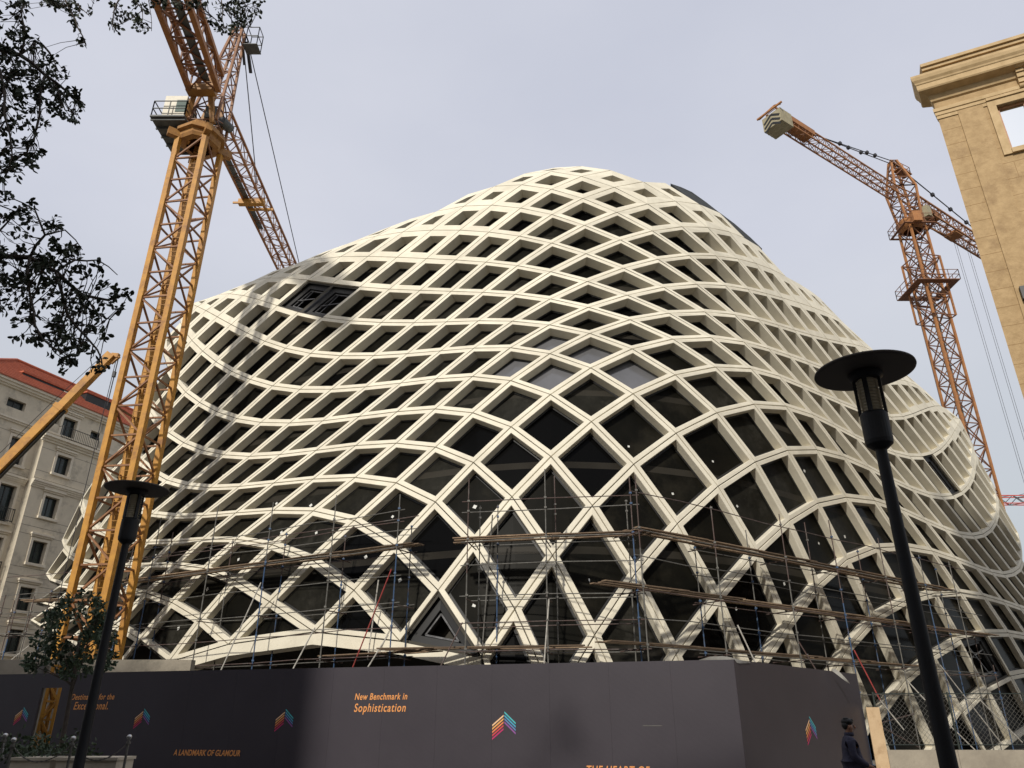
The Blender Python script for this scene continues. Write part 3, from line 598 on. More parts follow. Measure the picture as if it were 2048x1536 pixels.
# make the long panel straight
HP[1] = HP[2] + (Vector((-16.8, 26.35, 0)) - HP[2])
def hoarding_piece(A, B, z0, z1, th=.06, mb=None):
    mb = mb or MB()
    d = (B - A).normalized(); n = Vector((d.y, -d.x, 0))
    c = (A + B) / 2 - n * th / 2; c.z = (z0 + z1) / 2
    mb.box(c, ((B - A).length, th, z1 - z0), ax=(d, -n, Vector((0, 0, 1))))
    return mb
LA, LB = HP[2] + (HP[1] - HP[2]) * 1.35, HP[2]
ld = (LB - LA).normalized(); ln = Vector((ld.y, -ld.x, 0))
hoard = tag(empty('site_hoarding', (LA.x, LA.y, 0)), 'long dark grey printed site hoarding with orange slogans facing the street', 'hoarding')
HZ = 3.055
def hs(px, py):
    p = onplane(px, py, LB, ln); return (p - LA).dot(ld), p.z
# opening in the hoarding (slanted slot through which the crane foot shows)
s0, zt = hs(84, 1376); s1, _ = hs(124, 1376)
s2, zb = hs(102, 1500); s3, _ = hs(60, 1500)
L = (LB - LA).length
def HPt(s, z, o=0.0):
    return LA + ld * s + Vector((0, 0, z)) + ln * o
def offp(o, base):
    o.location = (0, 0, 0); o.parent = base
    o.matrix_parent_inverse = Matrix.Translation(base.location).inverted() if base.rotation_euler.z == 0 else base.matrix_basis.inverted()
    return o
mb = MB()
def panelq(pts, th=.06):
    f_ = [HPt(s, z) for s, z in pts]; b_ = [HPt(s, z, -th) for s, z in pts]; k = len(pts)
    mb.add(f_, [tuple(range(k))]); mb.add(b_, [tuple(range(k - 1, -1, -1))])
    for q in range(k): mb.quad(f_[q], f_[(q + 1) % k], b_[(q + 1) % k], b_[q])
panelq([(0, 0), (s0 - .0, 0), (s0, HZ), (0, HZ)])
offp(mb.build('printed_panel', M['hoard']), hoard)
mb = MB(); panelq([(s0, 0), (s3, zb), (s0, zt), (s0, zt)][:0] or [(s0, zt), (s1, zt), (s1, HZ), (s0, HZ)])
offp(mb.build('printed_panel', M['hoard']), hoard)
mb = MB(); panelq([(s0, 0), (s1, 0), (s1, zb), (s0, zb)])
offp(mb.build('printed_panel', M['hoard']), hoard)
st = [s1 + (L - s1) * k / 13 for k in range(14)]
for a_, b_ in zip(st[:-1], st[1:]):
    mb = MB(); panelq([(a_, 0), (b_ - .0025, 0), (b_ - .0025, HZ), (a_, HZ)])
    offp(mb.build('printed_panel', M['hoard']), hoard)
# back posts
for k in range(9):
    p = HPt(L * (k + .5) / 9, HZ / 2, -.12)
    o = MB().box(p, (.08, .08, HZ - .1), ax=(ld, -ln, Vector((0, 0, 1)))).build('post', M['wood']); offp(o, hoard)
RA, RB = HP[2], HP[3]
rd = (RB - RA).normalized(); rn = Vector((rd.y, -rd.x, 0))
side = tag(empty('side_hoarding', (RA.x, RA.y, 0)), 'brown-black hoarding panel turning back from the corner behind the walking man', 'hoarding')
offp(hoarding_piece(RA + rd * .01, RB, 0, HZ + .0).build('printed_panel', M['hoard']), side)
for k in range(3):
    p = RA + rd * ((RB - RA).length * (k + .5) / 3) - rn * .12; p.z = HZ / 2
    offp(MB().box(p, (.08, .08, HZ - .1), ax=(rd, -rn, Vector((0, 0, 1)))).build('post', M['wood']), side)
# lettering
def col_m(name, c, e=0):
    if name in M: return M[name]
    M[name] = mat(name, c, .5); return M[name]
ORG = col_m('orange_print', (.72, .30, .09)); 
def lettering(body, px, py, size, base, A, d, n, matl, space=1.0, shear=.18):
    cu = bpy.data.curves.new('t', 'FONT'); cu.body = body; cu.size = size; cu.shear = shear; cu.space_character = space
    cu.extrude = .002; cu.offset = .004
    to = bpy.data.objects.new('t', cu); scene.collection.objects.link(to)
    dg = bpy.context.evaluated_depsgraph_get(); dg.update()
    me = bpy.data.meshes.new_from_object(to.evaluated_get(dg))
    bpy.data.objects.remove(to)
    me.materials.clear(); me.materials.append(matl)
    o = link(bpy.data.objects.new('slogan', me))
    p = onplane(px, py, A, n) + n * .006
    mtx = Matrix(((d.x, 0, n.x, p.x), (d.y, 0, n.y, p.y), (0, 1, 0, p.z), (0, 0, 0, 1)))
    me.transform(mtx @ Matrix.Diagonal((.78, 1, 1, 1)))
    offp(o, base)
    return o
lettering('New Benchmark in', 709, 1399.5, .235, hoard, LB, ld, ln, ORG, 1.12)
lettering('Sophistication', 707.5, 1423.5, .30, hoard, LB, ld, ln, ORG, 1.16)
lettering('Destination for the', 142, 1399.5, .235, hoard, LB, ld, ln, ORG, 1.12)
lettering('Exceptional.', 146, 1419, .31, hoard, LB, ld, ln, ORG, 1.1)
lettering('A LANDMARK OF GLAMOUR', 347, 1510.5, .215, hoard, LB, ld, ln, ORG, 1.02)
lettering('THE HEART OF', 1172, 1548, .27, hoard, LB, ld, ln, ORG, 1.12)
LC = [('pr1', (.80, .50, .28)), ('pr2', (.75, .36, .10)), ('pr3', (.70, .20, .07)), ('pr4', (.55, .05, .06)), ('pr5', (.45, .02, .12)), ('pr6', (.06, .42, .45)), ('pr7', (.05, .34, .50)), ('pr8', (.10, .20, .42)), ('pr9', (.25, .08, .30))]
for nme, c_ in LC: col_m(nme, c_)
def logo(px, py, w, base, A, d, n, sc=1.0):
    # chevron of slanting stripes, apex at px, py
    p = onplane(px, py, A, n) + n * .005
    a = MB()
    hw, rise = w * .5, w * .42
    th, gap = w * .068, w * .125
    def P_(s, z): return p + d * s + Vector((0, 0, z))
    for k in range(5):
        z = -k * gap
        a.quad(P_(-hw, z - rise - th), P_(-.012, z - th - .03), P_(-.012, z - .03), P_(-hw, z - rise), k)
    for k in range(4):
        z = -k * gap + w * .08
        a.quad(P_(.012, z - th), P_(hw, z - rise - th), P_(hw, z - rise), P_(.012, z), 5 + k)
    o = a.build('chevron_emblem', [M[c_[0]] for c_ in LC])
    offp(o, base)
for px, py, w in ((47, 1417, .50), (288, 1420, .53), (571, 1421, .56), (1008, 1427, .64)):
    logo(px, py, w, hoard, LB, ld, ln)
logo(1618, 1436, .70, side, RA, rd, rn)
# narrow slit in the print
o = MB(); p = onplane(1305, 1451.5, LB, ln) + ln * .004
o.box(p, (.48, .004, .012), ax=(ld, -ln, Vector((0, 0, 1)))); offp(o.build('scratch', M['pole_steel']), hoard)
# plywood board and low wall
pb = MB(); pb.box((11.47, 26.0, 1.03), (.40, .05, 2.06), rz=R(-8))
tag(pb.build('plywood_board', M['plywood']), 'bare plywood board standing between the dark hoarding and the low concrete wall', 'board')
lw = empty('low_wall', (12, 26.3, 0)); tag(lw, 'low pale concrete wall running right from the plywood board', 'wall')
x0 = 11.75
for k in range(7):
    w = 2.2
    o = MB().box((x0 + w * (k + .5), 26.25, .415), (w - .012, .25, .83)).build('wall_panel', M['wallconc']); offp(o, lw)
# torn tarps on top of the hoarding
def strip(pts, w, name, label):
    m_ = MB(); k = len(pts)
    vs_ = []
    for i, p in enumerate(pts):
        p = Vector(p); ww = w[i] if isinstance(w, (list, tuple)) else w
        vs_ += [p + Vector((0, -.02, ww / 2)), p + Vector((.02, .05, -ww / 2))]
    m_.add(vs_, [(2 * i, 2 * i + 2, 2 * i + 3, 2 * i + 1) for i in range(k - 1)])
    vb = [v + Vector((0, .012, 0)) for v in vs_]
    m_.add(vb, [(2 * i, 2 * i + 1, 2 * i + 3, 2 * i + 2) for i in range(k - 1)])
    tag(m_.build(name, M['tarp'], smooth=True), label, 'tarp')
q = lambda px, py, Y: at(px, py, Y)
strip([q(1398, 1321, 20.6), q(1420, 1317.5, 20.4), q(1445, 1316, 20.2), q(1462, 1319, 20.0), q(1478, 1323, 20.1), q(1500, 1325, 20.6)], [.03, .10, .09, .10, .08, .02], 'torn_tarp', 'white torn tarp lying along the top corner of the hoarding')
strip([q(1664, 1340, 24.3), q(1672, 1343, 24.35), q(1683, 1352, 24.4), q(1693, 1361, 24.4), q(1699, 1367, 24.4)], [.05, .14, .13, .07, .02], 'torn_tarp', 'white torn tarp strip hanging down the side hoarding near the man')

# ---------------------------------------------------------------- street lamps
def street_lamp(loc, rz, label):
    root = tag(empty('street_lamp', loc, rz), label, 'street lamp', 'black disc-topped street lamps')
    m_ = MB(); m_.lathe([(.0, .0), (.15, .0), (.15, .05), (.086, .35), (.078, .9), (.065, 2.6), (.055, 4.16), (.0, 4.16)], seg=24)
    m_.build('pole', M['lamp'], root, smooth=False)
    m_ = MB(); m_.lathe([(0, 4.13), (.07, 4.13), (.128, 4.18), (.135, 4.22), (.135, 4.50), (.12, 4.52), (0, 4.52)], seg=28)
    m_.build('lower_housing', M['lamp'], root)
    m_ = MB(); m_.lathe([(.085, 4.52), (.085, 4.93)], seg=24)
    gl_ = m_.build('louvre_tube', M['lampglass'], root, smooth=True)
    for k in range(11):
        r_ = MB(); r_.lathe([(.087, 4.545 + k * .034), (.108, 4.537 + k * .034), (.087, 4.552 + k * .034)], seg=24)
        r_.build('louvre_ring', M['lampglass'], gl_)
    for k in range(4):
        a = R(45 + 90 * k)
        m_ = MB(); m_.box((.122 * math.cos(a), .122 * math.sin(a), 4.72), (.03, .045, .42), rz=a)
        m_.build('lantern_bar', M['lamp'], root)
    m_ = MB(); m_.lathe([(0, 4.90), (.135, 4.90), (.17, 4.93), (.17, 4.97), (.05, 4.985), (0, 4.985)], seg=32)
    m_.build('collar', M['lamp'], root)
    m_ = MB(); m_.lathe([(0, 4.985), (.47, 4.985), (.497, 4.992), (.5, 5.0), (.497, 5.012), (.3, 5.03), (0, 5.035)], seg=64)
    m_.build('lamp_disc', M['disc_under'], root)
    return root
lamp1 = street_lamp((3.74, 7.2, 0), R(10), 'black disc-topped street lamp on the right, close in front of the domed building')
lamp2 = copy_tree(lamp1); lamp2.location = (-5.98, 11.6, 0); lamp2.scale = (.96, .96, 1)
lamp2['label'] = 'smaller-looking black disc-topped street lamp in front of the yellow tower crane'

# ---------------------------------------------------------------- cranes
def truss(mb, a, b, w, h, bay, chord, brace, up=(0, 0, 1), rot=0, mi=0, mb2=None, w2=None, h2=None, horiz=True, xb=False):
    mb2 = mb2 or mb
    a = Vector(a); b = Vector(b); d = (b - a).normalized(); up = Vector(up)
    x = d.cross(up).normalized(); y = x.cross(d).normalized()
    if rot: x, y = x * math.cos(rot) + y * math.sin(rot), y * math.cos(rot) - x * math.sin(rot)
    w2 = w2 or w; h2 = h2 or h
    n = max(1, round((b - a).length / bay))
    def C(k, cx, cy):
        f = k / n
        return a.lerp(b, f) + x * (cx * (w + (w2 - w) * f) / 2) + y * (cy * (h + (h2 - h) * f) / 2)
    cs = [(-1, -1), (1, -1), (1, 1), (-1, 1)]
    for cx, cy in cs: mb.bar(C(0, cx, cy), C(n, cx, cy), chord, mi=mi, up=y)
    for f in range(4):
        c1, c2 = cs[f], cs[(f + 1) % 4]
        for k in range(n):
            if horiz: mb2.bar(C(k, *c1), C(k, *c2), brace)
            A_, B_ = (c1, c2) if (k + f) % 2 == 0 else (c2, c1)
            mb2.bar(C(k, *A_), C(k + 1, *B_), brace)
            if xb: mb2.bar(C(k, *B_), C(k + 1, *A_), brace * .8)
        if horiz: mb2.bar(C(n, *c1), C(n, *c2), brace)
def ladder(mb, a, b, w=.4, step=.35, th=.03, side=(1, 0, 0)):
    a = Vector(a); b = Vector(b); s_ = Vector(side) * (w / 2); n = int((b - a).length / step)
    mb.bar(a + s_, b + s_, th); mb.bar(a - s_, b - s_, th)
    for k in range(n): 
        p = a.lerp(b, k / n); mb.bar(p + s_, p - s_, th * .8)
def railing(mb, pts, h=1.0, th=.035, closed=True):
    pts = [Vector(p) for p in pts]; n = len(pts)
    for i in range(n if closed else n - 1):
        a, b = pts[i], pts[(i + 1) % n]
        for z in (.5 * h, h): mb.bar(a + Vector((0, 0, z)), b + Vector((0, 0, z)), th)
        k = max(1, int((b - a).length / .9))
        for j in range(k + 1):
            p = a.lerp(b, j / k); mb.bar(p, p + Vector((0, 0, h)), th)
# near yellow tower crane
M['collar'] = mat('brown_yellow_crane_paint', (.38, .19, .045), .6, var=(.26, .12, .035), scale=1.6, var2=(.14, .07, .03), scale2=1.1)  # darker, browner variant of the crane yellow
M['rust2'] = mat('brown_orange_brace_paint', (.27, .12, .04), .6, var=(.17, .07, .03), scale=2)
CX, CY = -19.2, 36.0
c1 = tag(empty('tower_crane', (CX, CY, 0)), 'yellow tower crane rising at the left in front of the domed building', 'tower crane')
def cpart(mb, name, m, par, smooth=False):
    return offp(mb.build(name, m, smooth=smooth), par)
ch = MB(); br = MB()
truss(ch, (CX, CY, .3), (CX, CY, 33.9), 1.76, 1.76, 1.62, .29, .09, up=(math.cos(R(-8)), math.sin(R(-8)), 0), mb2=br)
for k in range(11):
    z = .3 + k * 3.24
    for sx, sy in ((-1, -1), (1, -1), (1, 1), (-1, 1)):
        X = Vector((math.cos(R(-8)), math.sin(R(-8)), 0)); Y = Vector((-X.y, X.x, 0))
        p = Vector((CX, CY, z)) + X * (sx * .86) + Y * (sy * .86)
        ch.box(p, (.30, .30, .42), rz=R(-8))
cpart(ch, 'mast', M['yellow'], c1); brm = cpart(br, 'mast_bracing', [M['rust2']], c1)
ld_ = MB(); ladder(ld_, (CX - .25, CY + .1, 1), (CX - .25, CY + .1, 33), .42, .32, .03)
cpart(ld_, 'ladder', M['yellow'], c1)
rg = MB(); rg.lathe([(.8, 33.8), (1.15, 33.85), (1.25, 34.05), (1.25, 34.3), (1.48, 34.34), (1.48, 34.56), (1.05, 34.62), (1.05, 35.1), (0, 35.15)], (CX, CY, 0), seg=8)
for k in range(4):
    a = R(45 * 2 * k + 37)
    rg.box((CX + 1.25 * math.cos(a), CY + 1.25 * math.sin(a), 34.1), (1.3, .35, .5), rz=a)
cpart(rg, 'slewing_ring', M['collar'], c1)
pf = MB(); pf.box((-20.9, 36.4, 35.15), (2.1, 3.4, .12)); 
for k in range(5): pf.box((-20.9, 34.9 + k * .75, 35.02), (2.1, .09, .16))
cpart(pf, 'cab_platform', M['crane_grey'], c1)
rl = MB(); railing(rl, [(-21.9, 34.75, 35.2), (-19.9, 34.75, 35.2), (-19.9, 38, 35.2), (-21.9, 38, 35.2)], 1.15, .05)
cpart(rl, 'platform_railing', M['crane_grey'], c1)
cb = MB(); cb.box((-20.75, 35.75, 36.15), (1.35, 1.5, 1.75))
cab = cpart(cb, 'cab', M['cabwhite'], c1)
cpart(MB().box((-20.35, 34.99, 36.2), (.62, .03, .95)), 'cab_window', M['cabglass'], cab)
cpart(MB().box((-20.06, 35.6, 36.3), (.03, .9, .9)), 'cab_window', M['cabglass'], cab)
hd = MB(); hb = MB()
truss(hd, (CX + .2, CY + .1, 35.3), (-18.7, 37, 45), 1.7, 1.7, 1.25, .15, .06, mb2=hb, w2=.5, h2=.5, up=(0, 1, 0))
cpart(hd, 'tower_head', M['rust2'], c1); cpart(hb, 'tower_head_bracing', M['rustdark'], c1)
sup = MB()
sup.bar((CX - .9, CY - .6, 35.2), (CX - .2, CY - 1.4, 38.0), .28); sup.bar((CX + .8, CY - .6, 35.2), (CX + .5, CY - 1.4, 38.0), .28)
sup.bar((CX - .9, CY + .7, 35.2), (CX, CY + .5, 38.6), .22); sup.bar((CX + .8, CY + .7, 35.2), (CX + .5, CY + .5, 38.6), .22)
sup.box((CX + .15, CY - 1.5, 37.0), (1.7, .6, .5))
cpart(sup, 'slewing_frame', M['collar'], c1)
cj = MB(); cjb = MB()
truss(cj, (-18.85, 34.4, 37.55), (-17.6, 21.0, 37.55), 1.75, 1.3, 1.8, .30, .09, mb2=cjb, xb=True)
for k in range(24): cjb.bar((-19.3 + k * .045, 34 - k * .55, 37.1), (-18.3 + k * .045, 34 - k * .55, 37.1), .05)
cpart(cj, 'counter_jib', M['rust'], c1); cpart(cjb, 'counter_jib_bracing', M['rustdark'], c1)
cpart(MB().box((-17.7, 22.2, 36.4), (1.9, 2.4, 2.4), rz=R(5)), 'counterweight', M['cweight'], c1)
wk = MB(); wk.box((-18.05, 28.3, 37.0), (.5, 11, .05), rz=R(5)); cpart(wk, 'walkway', M['crane_grey'], c1)
jb = MB(); jbb = MB()
truss(jb, (-19.05, 37.4, 37.4), (-19.75, 76, 37.4), 1.35, 1.2, 1.25, .14, .05, mb2=jbb, w2=1.1, h2=1.0)
cpart(jb, 'jib', M['rust'], c1); cpart(jbb, 'jib_bracing', M['rustdark'], c1)
wk = MB(); wk.box((-19.55, 43.5, 36.85), (.35, 10, .05), rz=R(1)); cpart(wk, 'walkway', M['crane_grey'], c1)
tr_ = MB(); tr_.box((-19.2, 44.9, 36.6), (1.9, .4, .42)); tr_.box((-19.45, 44.6, 36.35), (2.0, .10, .14)); tr_.box((-18.7, 45.6, 36.5), (1.8, .1, .2)); cpart(tr_, 'trolley', M['yellow'], c1)
pd = MB()
pd.tube([(-18.55, 37.2, 44.7), (-18.95, 44.6, 38.1)], .035, 6); pd.tube([(-18.25, 37.2, 44.6), (-19.3, 61, 38.1)], .035, 6)
pd.tube([(-18.55, 37.3, 44.3), (-18.62, 38.4, 43.3)], .09, 6); pd.tube([(-18.25, 37.3, 44.3), (-18.35, 39.0, 43.2)], .12, 6)
pd.tube([(-18.7, 36.8, 44.8), (-17.9, 22.4, 38.2)], .035, 6)
cpart(pd, 'pendant_line', M['cable'], c1)
bk = MB(); bk.box((-17.75, 37.2, 43.5), (1.0, .9, .05)); railing(bk, [(-18.1, 36.8, 43.5), (-17.3, 36.8, 43.5), (-17.3, 37.6, 43.5), (-18.1, 37.6, 43.5)], 1.6, .045)
cpart(bk, 'top_platform', M['crane_grey'], c1)
hc = MB(); hc.tube([(-21.1, 36.9, 35), (-21.1, 36.9, 3)], .022, 5); cpart(hc, 'hanging_cable', M['cable'], c1)
mm = MB(); mm.box((CX + .55, CY - .4, 36.0), (.6, .7, .9)); mm.tube([(CX + .9, CY + .2, 36.2), (CX + 1.2, CY + 1.0, 36.2)], .3, 12); cpart(mm, 'winch', M['crane_grey'], c1)
ob = MB(); ob.box((CX, CY, .2), (4, 4, .5)); cpart(ob, 'base', M['wallconc'], c1)
# far orange tower crane
DX, DY = 42.6, 66.0
c2 = tag(empty('tower_crane', (DX, DY, 0)), 'distant orange-brown tower crane with concrete counterweight standing behind the right shoulder of the dome', 'tower crane')
ch = MB(); br = MB()
truss(ch, (DX, DY, .3), (DX, DY, 49.4), 1.8, 1.8, 2.2, .20, .09, up=(math.cos(R(10)), math.sin(R(10)), 0), mb2=br, xb=True)
cpart(ch, 'mast', M['rust'], c2); cpart(br, 'mast_bracing', M['rustdark'], c2)
ld_ = MB(); ladder(ld_, (DX, DY, 1), (DX, DY, 48), .5, .45, .05); cpart(ld_, 'ladder', M['crane_grey'], c2)
cg = MB(); cgb = MB(); truss(cg, (DX, DY, 38.5), (DX, DY, 45.5), 2.5, 2.5, 2.2, .16, .09, up=(math.cos(R(10)), math.sin(R(10)), 0), mb2=cgb)
cpart(cg, 'climbing_cage', M['rust'], c2); cpart(cgb, 'climbing_cage_bracing', M['rustdark'], c2)
for z, ex in ((42.0, .75), (49.3, .25)):
    pl = MB()
    for sx in (-1, 1): pl.box((DX + sx * (1.4 + ex / 2), DY, z), (ex, 2.8 + 2 * ex, .08), rz=0)
    for sy in (-1, 1): pl.box((DX, DY + sy * (1.4 + ex / 2), z), (2.8, ex, .08))
    e_ = 1.4 + ex
    railing(pl, [(DX - e_, DY - e_, z), (DX + e_, DY - e_, z), (DX + e_, DY + e_, z), (DX - e_, DY + e_, z)], 1.1, .05)
    cpart(pl, 'platform', M['rustdark'], c2)
rg = MB(); rg.lathe([(.9, 49.2), (1.35, 49.6), (1.5, 50.1), (1.2, 50.5), (0, 50.5)], (DX, DY, 0), seg=12)
rg.box((DX - .3, DY - 1.6, 49.9), (.9, .7, 1.2)); cpart(rg, 'slewing_ring', M['rust'], c2)
cpart(MB().box((DX + 1.4, DY - .8, 51.1), (.7, .9, 1.3), rz=R(30)), 'cab', M['cweight'], c2)
hd = MB(); hb = MB()
truss(hd, (DX, DY, 50.4), (DX - .1, DY, 54.6), 1.7, 1.7, 1.3, .2, .09, up=(0, 1, 0), mb2=hb, w2=2.3, h2=2.0)
truss(hd, (DX - .1, DY, 54.6), (DX - .2, DY, 58.6), 2.3, 2.0, 1.2, .2, .09, up=(0, 1, 0), mb2=hb, w2=.6, h2=.6)
cpart(hd, 'tower_head', M['rust'], c2); cpart(hb, 'tower_head_bracing', M['rustdark'], c2)
jd = Vector((.83, .56, 0)).normalized()
base_ = Vector((DX, DY, 53.5))
jb = MB(); jbb = MB()
truss(jb, base_ - jd * 1.0, base_ - jd * 22.0, 1.15, .95, 1.05, .12, .05, mb2=jbb)
cpart(jb, 'counter_jib', M['rust'], c2); cpart(jbb, 'counter_jib_bracing', M['rustdark'], c2)
jb = MB(); jbb = MB()
truss(jb, base_ + jd * 1.0, base_ + jd * 46, 1.5, 1.5, 1.3, .17, .07, mb2=jbb, w2=1.2, h2=1.2)
cpart(jb, 'jib', M['rust'], c2); cpart(jbb, 'jib_bracing', M['rustdark'], c2)
ce = base_ - jd * 21.3
wz = math.atan2(jd.y, jd.x)
cw = MB(); cw.box(ce + Vector((0, 0, -.6)), (1.7, 2.0, 1.5), rz=wz)
for k in range(4): cw.box(ce + Vector((0, 0, -.6)) + jd * (-.66 + k * .44), (.03, 2.05, 1.54), rz=wz)
cwo = cpart(cw, 'counterweight', M['cweight'], c2)
sm = MB()
nrm2 = Vector((jd.y, -jd.x, 0))
for k in range(3):
    for sgn in (-1, 1):
        c_ = ce + Vector((0, 0, -.75)) - jd * .87
        p0 = c_ + nrm2 * (sgn * .55) + Vector((0, 0, .45 - k * .5))
        sm.bar(c_ + Vector((0, 0, .75 - k * .5)), c_ + nrm2 * (sgn * .85) + Vector((0, 0, .15 - k * .5)), .03, .2)
cpart(sm, 'chevron_marking', M['black'], cwo)
fr_ = MB(); e2 = ce - jd * 1.0
fr_.bar(e2 + nrm2 * 1.2 + Vector((0, 0, .3)), ce + Vector((0, 0, 1.6)), .15); fr_.bar(e2 - nrm2 * 1.2 + Vector((0, 0, .3)), ce + Vector((0, 0, 1.6)), .15)
fr_.bar(ce + jd * 1.8 + Vector((0, 0, .4)), ce + Vector((0, 0, 1.6)), .15); fr_.bar(e2 - nrm2 * 1.4 + Vector((0, 0, .4)), e2 + nrm2 * 1.4 + Vector((0, 0, .4)), .15)
fr_.box(ce + jd * 3.2 + Vector((0, 0, .35)), (3.6, 1.3, .6), rz=wz)
cpart(fr_, 'end_frame', M['rust'], c2)
pd = MB(); top_ = Vector((DX - .2, DY, 58.5))
for s_, e_ in ((-1, 20.0), (1, 14.5)):
    A_ = top_ + nrm2 * .2 * s_; B_ = base_ - jd * e_ + nrm2 * .5 * s_ + Vector((0, 0, .7))
    pd.tube([A_, B_], .05, 6)
    for f in (.3, .42, .8):
        p = A_.lerp(B_, f); pd.box(p, (.3, .3, .3), rz=wz)
A_ = top_ + Vector((1.5, .8, -.5)); B_ = base_ + jd * 30 + Vector((0, 0, .8)); pd.tube([top_, A_, B_], .07, 6)
for f in (.2, .33, .45, .7): pd.box(A_.lerp(B_, f), (.35, .35, .35), rz=wz)
cpart(pd, 'pendant_line', M['cable'], c2)
tpf = MB(); tpf.box(top_ + Vector((1.2, .6, -.9)), (2.2, 1.0, .1), rz=wz); railing(tpf, [top_ + Vector(v) for v in ((.3, -.2, -.9), (2.3, .9, -.9), (2.0, 1.5, -.9), (.1, .6, -.9))], 1.0, .05)
cpart(tpf, 'top_platform', M['rust'], c2)
wn = MB(); wn.box(base_ + jd * 5.5 + Vector((0, 0, .1)), (2.0, 1.1, .8), rz=wz); wn.box(base_ + jd * 9.8 + Vector((0, 0, -.9)), (1.6, 1.4, .3), rz=wz); wn.bar(base_ + jd * 2 + Vector((0, 0, -2.4)), base_ + jd * 9 + Vector((0, 0, -1.4)), .12)
cpart(wn, 'winch', M['rust'], c2)
rp = MB(); tb = base_ + jd * 11 + Vector((0, 0, -1.3))
for k, (a_, b_) in enumerate(((-.5, -.3), (-.15, -.3), (.25, .35), (.6, .35))):
    p = tb + jd * a_ * 1.6 + nrm2 * b_; rp.tube([p, Vector((p.x, p.y, 3))], .022, 4)
cpart(rp, 'hoist_rope', M['cable'], c2)
hc = MB(); hc.tube([(DX - 1.9, DY - .4, 44), (DX - 1.9, DY - .4, 3)], .03, 4); cpart(hc, 'hanging_cable', M['cable'], c2)
# third crane, far away
c3 = tag(empty('tower_crane', tuple(at(2230, 1010, 150).xy) + (0,)), 'tiny far red and grey tower crane arm at the right edge', 'tower crane')
a_, b_ = at(1985, 1000.5, 150), at(2230, 960, 150); b_.z = a_.z
jb = MB(); jbb = MB(); truss(jb, a_, b_, 1.5, 1.6, 1.9, .17, .12, mb2=jbb, horiz=False)
cpart(jb, 'jib', M['redpaint'], c3); cpart(jbb, 'jib_bracing', M['crane_grey'], c3)
jb = MB(); truss(jb, (b_.x, b_.y, 0), (b_.x, b_.y, b_.z + 6), 1.8, 1.8, 2.5, .2, .1, up=(0, 1, 0)); cpart(jb, 'mast', M['redpaint'], c3)
pd = MB(); pd.tube([(b_.x, b_.y, b_.z + 6), a_.lerp(b_, .2) + Vector((0, 0, 1))], .05, 4); cpart(pd, 'pendant_line', M['cable'], c3)
# mobile crane with telescopic boom
tip = at(219, 716, 40); low = at(-6, 944, 40); dB = (tip - low).normalized(); LBm = (tip - low).length
mc = tag(empty('mobile_crane', (-37, 40, 0)), 'yellow telescopic crane boom reaching up past the red-roofed building', 'mobile crane')
bm_ = at(125, 812, 40)
ubm = Vector((0, -1, 0))
b1 = MB(); b1.bar(low - dB * 12, bm_, .52, .54, up=ubm); b1.box(bm_ - dB * .15, (.60, .25, .62), ax=(dB.cross(ubm).normalized(), dB, ubm)); 
o_ = cpart(b1, 'boom_section', M['yellow'], mc)
b1 = MB(); b1.bar(bm_, tip, .43, .43, up=ubm); o_ = cpart(b1, 'boom_section', M['yellow'], mc)
hdm = MB(); tp2 = at(238, 712, 40); hdm.bar(tip - dB * .2, tip + dB * .25, .52, .52, up=ubm); hdm.bar(tip + dB * .2, tp2, .26, .26); hdm.bar(tip + dB * .1 + Vector((.1, 0, -.40)), tp2, .16, .22)
cpart(hdm, 'boom_head', M['yellow'], mc)
ws = MB(); ws.tube([tp2, tp2 + Vector((0, 0, -3.2))], .03, 5); ws.box(tp2 + Vector((-.03, 0, -1.2)), (.16, .16, .35)); ws.tube([tp2 + Vector((-.12, 0, 0)), tp2 + Vector((-.1, 0, -20))], .022, 4)
ws.tube([tip + dB * .1 + Vector((-.3, 0, .35)), bm_ + Vector((-.55, 0, .4)), low + Vector((-.6, 0, .45))], .02, 4)
cpart(ws, 'hoist_rope', M['cable'], mc)
ud = MB(); ud.bar(bm_ - dB * .1 + Vector((.28, 0, -.20)), low - dB * 8 + Vector((.28, 0, -.20)), .10, .2, up=ubm); cpart(ud, 'hydraulic_ram', M['black'], mc)
bd = MB(); bd.box((-37.5, 40, 1.5), (9, 2.6, 1.2)); bd.box((-36.5, 40, 2.7), (3, 2.4, 1.3)); cpart(bd, 'chassis', M['yellow'], mc)
for k in range(4):
    for sy in (-1, 1):
        wh = MB(); wh.tube([(-41 + k * 2.2, 40 + sy * 1.1, .6), (-41 + k * 2.2, 40 + sy * 1.45, .6)], .6, 18); cpart(wh, 'wheel', M['black'], mc)

# ---------------------------------------------------------------- stone building, left
M['stoneL'] = mat('pale_limestone', (.62, .55, .43), .85, var=(.54, .48, .375), scale=.9, var2=(.24, .215, .175), scale2=.5, bump=.15)
M['stoneLt'] = mat('pale_limestone_trim', (.68, .62, .50), .8, var=(.60, .53, .43), scale=1.5)
M['joint'] = mat('masonry_joint', (.13, .115, .09), .9)
M['tile'] = mat('red_roof_tile', (.46, .125, .06), .8, var=(.33, .085, .045), scale=3, bump=.3)
M['pane'] = mat('green_black_pane', (.012, .02, .02), .12, var=(.02, .035, .035), scale=1.5)
M['iron'] = mat('black_iron', (.015, .015, .015), .5)
Lp = Vector((-39.8, 52.9, 0)); Lt = Vector((3.8, 9.1, 0)).normalized(); Ln = Vector((Lt.y, -Lt.x, 0))
UZ = Vector((0, 0, 1))
hb_ = tag(empty('stone_building', (Lp.x, Lp.y, 0)), 'pale limestone apartment building with a red tiled roof behind the yellow crane', 'building')
def Lpt(s, z, o=0): return Lp + Lt * s + UZ * z + Ln * o
